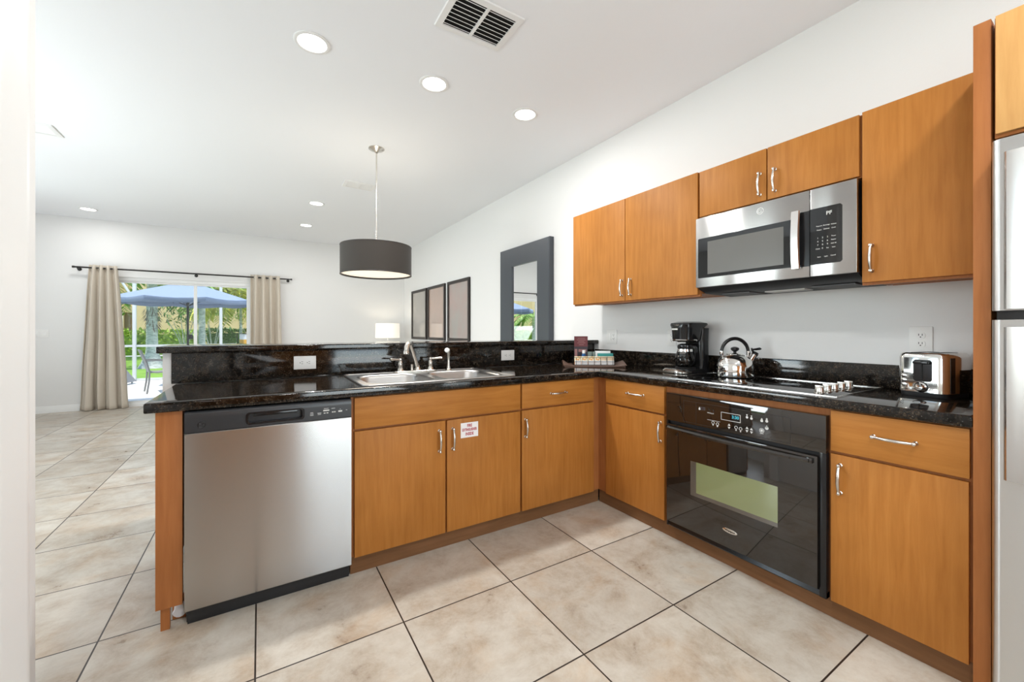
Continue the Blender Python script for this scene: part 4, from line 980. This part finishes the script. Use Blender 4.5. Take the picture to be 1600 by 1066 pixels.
# patio table and chairs
pm = mat('grey_patio_metal', (.17,.17,.175), .45); sl = mat('grey_sling_fabric', (.21,.21,.22), .8)
def pchair(label, x, y, rz):
    t = thing('patio_chair', label, 'chair', (x,y,0), rz, 'patio chairs under the umbrella')   # faces local +x
    for s in (-1,1):
        b = NB(); tube(b, [(-.21,s*.25,0),(-.18,s*.25,.22),(-.17,s*.25,.42),(-.22,s*.25,.62),(-.30,s*.25,.84)], .015, 8); obj('rear_leg', b, pm, t)
        b = NB(); tube(b, [(.26,s*.25,0),(.25,s*.25,.36),(.24,s*.25,.60)], .015, 8); obj('front_leg', b, pm, t)
        b = NB(); loft(b, [[(px,s*.25-.025,z),(px,s*.25+.025,z),(px,s*.25+.025,z+.02),(px,s*.25-.025,z+.02)] for px,z in ((-.23,.625),(-.05,.62),(.15,.605),(.26,.590))]); obj('armrest', b, pm, t)
    b = NB(); loft(b, [[(px,-.24,z),(px,.24,z),(px,.24,z+.015),(px,-.24,z+.015)] for px,z in ((-.18,.40),(-.05,.385),(.12,.395),(.25,.41))]); obj('seat', b, sl, t)
    b = NB(); loft(b, [[(px,-.24,z),(px,.24,z),(px-.015,.24,z),(px-.015,-.24,z)] for px,z in ((-.16,.40),(-.19,.55),(-.24,.70),(-.30,.84))]); obj('backrest', b, sl, t)
pchair('grey metal patio chair seen side-on beside the bar end', -3.72,8.42,.25)
pchair('grey patio chair mostly hidden behind the bar end', -2.55,8.45,2.0)
# lounger end and lantern
t = thing('sun_lounger', 'low dark patio lounger half hidden by the left curtain', 'lounger', (-5.1,10.35,0), -.3)
b = NB(); loft(b, [[(px,-.3,z),(px,.3,z),(px,.3,z+.03),(px,-.3,z+.03)] for px,z in ((-1.2,.30),(-.2,.28),(.25,.06+.2))]); obj('bed', b, sl, t)
b = NB(); loft(b, [[(px,-.3,z),(px,.3,z),(px+.03,.3,z),(px+.03,-.3,z)] for px,z in ((.55,.04),(.46,.16),(.36,.30))]); obj('foot_end', b, sl, t)
for px in (-1.1,.5):
    for s in (-1,1): b = NB(); cyl(b,(px,s*.28,0),(px,s*.28,.27 if px < 0 else .08),.016,n=8); obj('leg', b, pm, t)
amb = mat('amber_fill', (.75,.40,.06), .4)
t = thing('side_table', 'small dark patio side table behind the bar, under a lantern', 'table', (-2.31,9.0,0))
b = bx((-.24,-.24,.88),(.24,.24,.905),.004); obj('tabletop', b, pm, t)
for s in (-1,1):
    for q in (-1,1): obj('leg', bx((s*.2-.015,q*.2-.015,0),(s*.2+.015,q*.2+.015,.88)), pm, t, smooth=False)
t = thing('lantern', 'white and amber lantern in a black frame outside the sliding door', 'lantern', (-2.31,9.0,.905), .55)
b = NB(); loft(b, [[(x,y,z) for x,y in rrect(.19,.19,.03,5)] for z in (.012,.105)]); obj('amber_base', b, amb, t)
b = NB(); loft(b, [[(x,y,z) for x,y in rrect(.19*f,.19*f,.03,5)] for z,f in ((.106,1),(.215,1),(.228,.92))]); obj('white_top', b, 'white', t)
b = NB(); quadbox(b,(-.125,-.125,0),(.125,.125,.012)); quadbox(b,(-.125,-.125,.240),(.125,.125,.250))
for s in (-1,1): quadbox(b,(s*.118-.007,.105,.012),(s*.118+.007,.119,.24)); 
obj('frame', b, 'rodm', t, smooth=False)
# neighbouring buildings
st = mat('tan_stucco', (.53,.40,.215), .9); sd_ = mat('dark_opening', (.30,.25,.17), .8)
t = thing('neighbour_building', 'tan stucco building behind the garden hedge', 'building', (-4,31,-.3))
wp('walls', bx((-8.3,30.3,-.3),(14,36,7)), st, t, smooth=False); wp('roof', bx((-8.7,29.7,7),(14.4,36.6,7.3)), mat('tile_roof',(.30,.16,.10),.8), t, smooth=False)
t = thing('neighbour_building', 'tan building with a pale recessed entry, far left through the sliding door', 'building', (-14,31,-.3))
wp('walls', bx((-24,32.2,-.3),(-8.35,37,7)), st, t, smooth=False); wp('entry_recess', bx((-9.9,32.0,-.3),(-8.9,32.25,2.35)), sd_, t, smooth=False)
wp('entry_column', bx((-9.42,31.7,-.3),(-9.16,31.95,2.4)), mat('pale_stucco',(.74,.68,.55),.9), t, smooth=False); wp('entry_lintel', bx((-10.1,31.7,2.35),(-8.6,32.2,2.75)), st, t, smooth=False)
# planting
def leafm(name, c0, c1):
    c0 = tuple(q*.90 for q in c0); c1 = tuple(q*.90 for q in c1)
    m = mat(name, c0, .55); oi = nd(m, 'ShaderNodeNewGeometry'); lk(m, ramp(m, oi.outputs['Random Per Island'], [(0,c0),(1,c1)]), base(m)['Base Color']); return m
LG = leafm('hedge_leaf', (.16,.30,.04), (.50,.66,.10)); LD = leafm('dark_leaf', (.05,.13,.035), (.16,.28,.07)); LY_ = leafm('yellow_frond', (.50,.52,.06), (.66,.62,.12)); LP = leafm('palm_frond', (.16,.34,.06), (.36,.52,.14))
def leaf(b, p, d, L, W, up=Vector((0,0,1))):
    d = d.normalized(); s = d.cross(up); s = s.normalized()*W if s.length > 1e-3 else Vector((W,0,0))
    a = [b.verts.new(q) for q in (p, p+d*L*.5+s, p+d*L, p+d*L*.5-s)]; b.faces.new(a)
def rv(rnd): return Vector((rnd.uniform(-1,1),rnd.uniform(-1,1),rnd.uniform(-.6,1)))
def hedge(label, x0, x1, y0, y1, zt, m, n, seed):
    rnd = random.Random(seed); b = NB()
    quadbox(b, (x0+.08,y0+.08,-.06), (x1-.08,y1-.08,zt-.1))
    for k in range(n):
        side = rnd.random()
        p = Vector((rnd.uniform(x0,x1), y0+rnd.uniform(0,.12), rnd.uniform(0,zt))) if side < .62 else Vector((rnd.uniform(x0,x1), rnd.uniform(y0,y1), zt+rnd.uniform(-.08,.08)))
        leaf(b, p, rv(rnd)+Vector((0,-.5,.3)), rnd.uniform(.14,.26), rnd.uniform(.04,.07))
    o = obj('hedge', b, m, smooth=False); o.location = (0,0,0); tag(o, label, 'hedge', 'clipped hedges along the lawn')
hedge('bright lime clipped hedge left of the umbrella pole', -17,-4.9,26.0,27.2,1.12,LG,4200,3)
hedge('dark green clipped hedge right of the umbrella pole', -4.6,1.5,25.8,27.0,1.18,LD,2400,4)
bark = mat('grey_palm_bark', (.50,.52,.50), .9); v = coords(bark, (3,3,9)); nb_ = noise(bark, v, 2.4, 5, .7); lk(bark, ramp(bark, nb_, [(.35,(.23,.25,.24)),(.5,(.40,.415,.405)),(.68,(.54,.55,.55))]), base(bark)['Base Color']); bump(bark, nb_, .6, .05)
def frond(b, p, az, L, droop, w_, rnd, n=22, rise=.6):
    P = Vector(p); d = Vector((math.cos(az)*.8, math.sin(az)*.8, rise)); pts = [P.copy()]
    for i in range(n): d = (d+Vector((0,0,-droop/n))).normalized(); P = P+d*L/n; pts.append(P.copy())
    tube(b, pts, [.022-.017*i/n for i in range(n+1)], 5)
    for i in range(3, n+1):
        q = pts[i]; t_ = (pts[i]-pts[i-1]).normalized(); s = t_.cross(Vector((0,0,1))).normalized()
        for sg in (-1,1):
            for _ in (0,1): leaf(b, q+t_*rnd.uniform(-.04,.04), s*sg+t_*.55+Vector((0,0,-.35+rnd.uniform(-.3,.2))), w_*(1-.55*abs(i/n-.45)), .040)
def palm(label, x, y, hgt, r0, r1, nf, L, droop, fm, seed, bulge=1.0, rise=.6, beardz=None):
    rnd = random.Random(seed); t = thing('palm_tree', label, 'tree', (x,y,-.06))
    b = NB(); prof = [(r0*1.75*bulge,0),(r0*1.35*bulge,.15),(r0*1.08,.5)]
    for k in range(14): s = .5/hgt+(1-.5/hgt)*(k+1)/14; prof.append(((r0+(r1-r0)*s)*(1+.05*(k%2)), s*hgt))
    lathe(b, prof, n=20); obj('trunk', b, bark, t)
    b = NB()
    for k in range(nf): frond(b, (0,0,hgt-.05), 2*PI*k/nf+rnd.uniform(-.2,.2), L*rnd.uniform(.8,1.15), droop*rnd.uniform(.7,1.3), L*.24, rnd, rise=rise*rnd.uniform(.3,1.5))
    obj('fronds', b, fm, t, smooth=False)
    if beardz:
        b = NB()
        for k in range(110): a = rnd.uniform(0,2*PI); z = beardz+rnd.uniform(-.25,.5); leaf(b, Vector((r0*math.cos(a),r0*math.sin(a),z)), Vector((math.cos(a)*.5,math.sin(a)*.5,-.8)), rnd.uniform(.14,.32), .016)
        obj('dead_leaves', b, mat('dry_leaf',(.13,.11,.09),.9), t, smooth=False)
palm('stout pale-trunked palm left of the umbrella pole', -5.17,16.2,3.3,.165,.13,13,2.3,1.5,LP,11,1.35,.55,1.62)
palm('pale ringed palm trunk right of the umbrella pole', -3.98,18.0,4.2,.115,.10,11,2.2,1.9,LP,12,1.0)
palm('slim palm with drooping yellow fronds, right side of the garden', -2.75,19.5,3.05,.06,.05,17,2.3,2.7,LY_,13,1.0,.5)
palm('leaning green palm behind the right edge of the door', -2.35,21.5,3.3,.07,.06,12,2.3,1.9,LP,14)
palm('far palm with tall fronds beside the left building', -8.1,22.5,3.9,.11,.10,12,2.5,1.8,LP,15)
palm('short palm seen in the wall mirror, in front of the left building', -11.9,19.5,2.2,.14,.12,14,2.0,1.9,LP,16)
def shrub(label, x, y, hgt, spread, m, n, seed, stems=6):
    rnd = random.Random(seed); t = thing('garden_shrub', label, 'shrub', (x,y,-.06)); b = NB(); tips = []
    for k in range(stems):
        a = 2*PI*k/stems+rnd.uniform(-.3,.3); e = Vector((math.cos(a)*spread*.5,math.sin(a)*spread*.5,hgt*rnd.uniform(.6,.8))); tube(b, [(0,0,0),e*.35+Vector((0,0,hgt*.12)),e], [.03,.022,.012], 6); tips.append(e)
    obj('stems', b, bark, t); b = NB()
    for k in range(n):
        e = rnd.choice(tips); p = e+Vector((rnd.gauss(0,spread*.22),rnd.gauss(0,spread*.22),rnd.uniform(-.12,.30)*hgt)); leaf(b, p, rv(rnd)+Vector((0,0,.4)), rnd.uniform(.18,.38), .036)
    obj('foliage', b, m, t, smooth=False)
shrub('spiky dark green shrub behind the umbrella pole', -5.05,22.3,2.6,1.3,LD,420,21)
shrub('bushy light green shrub right of the door mullion', -4.02,22.6,3.4,1.6,LP,1500,22)
shrub('bare-stemmed green shrub near the right curtain', -2.05,24.0,3.4,1.5,LP,420,23)
# shutters and clutter end here
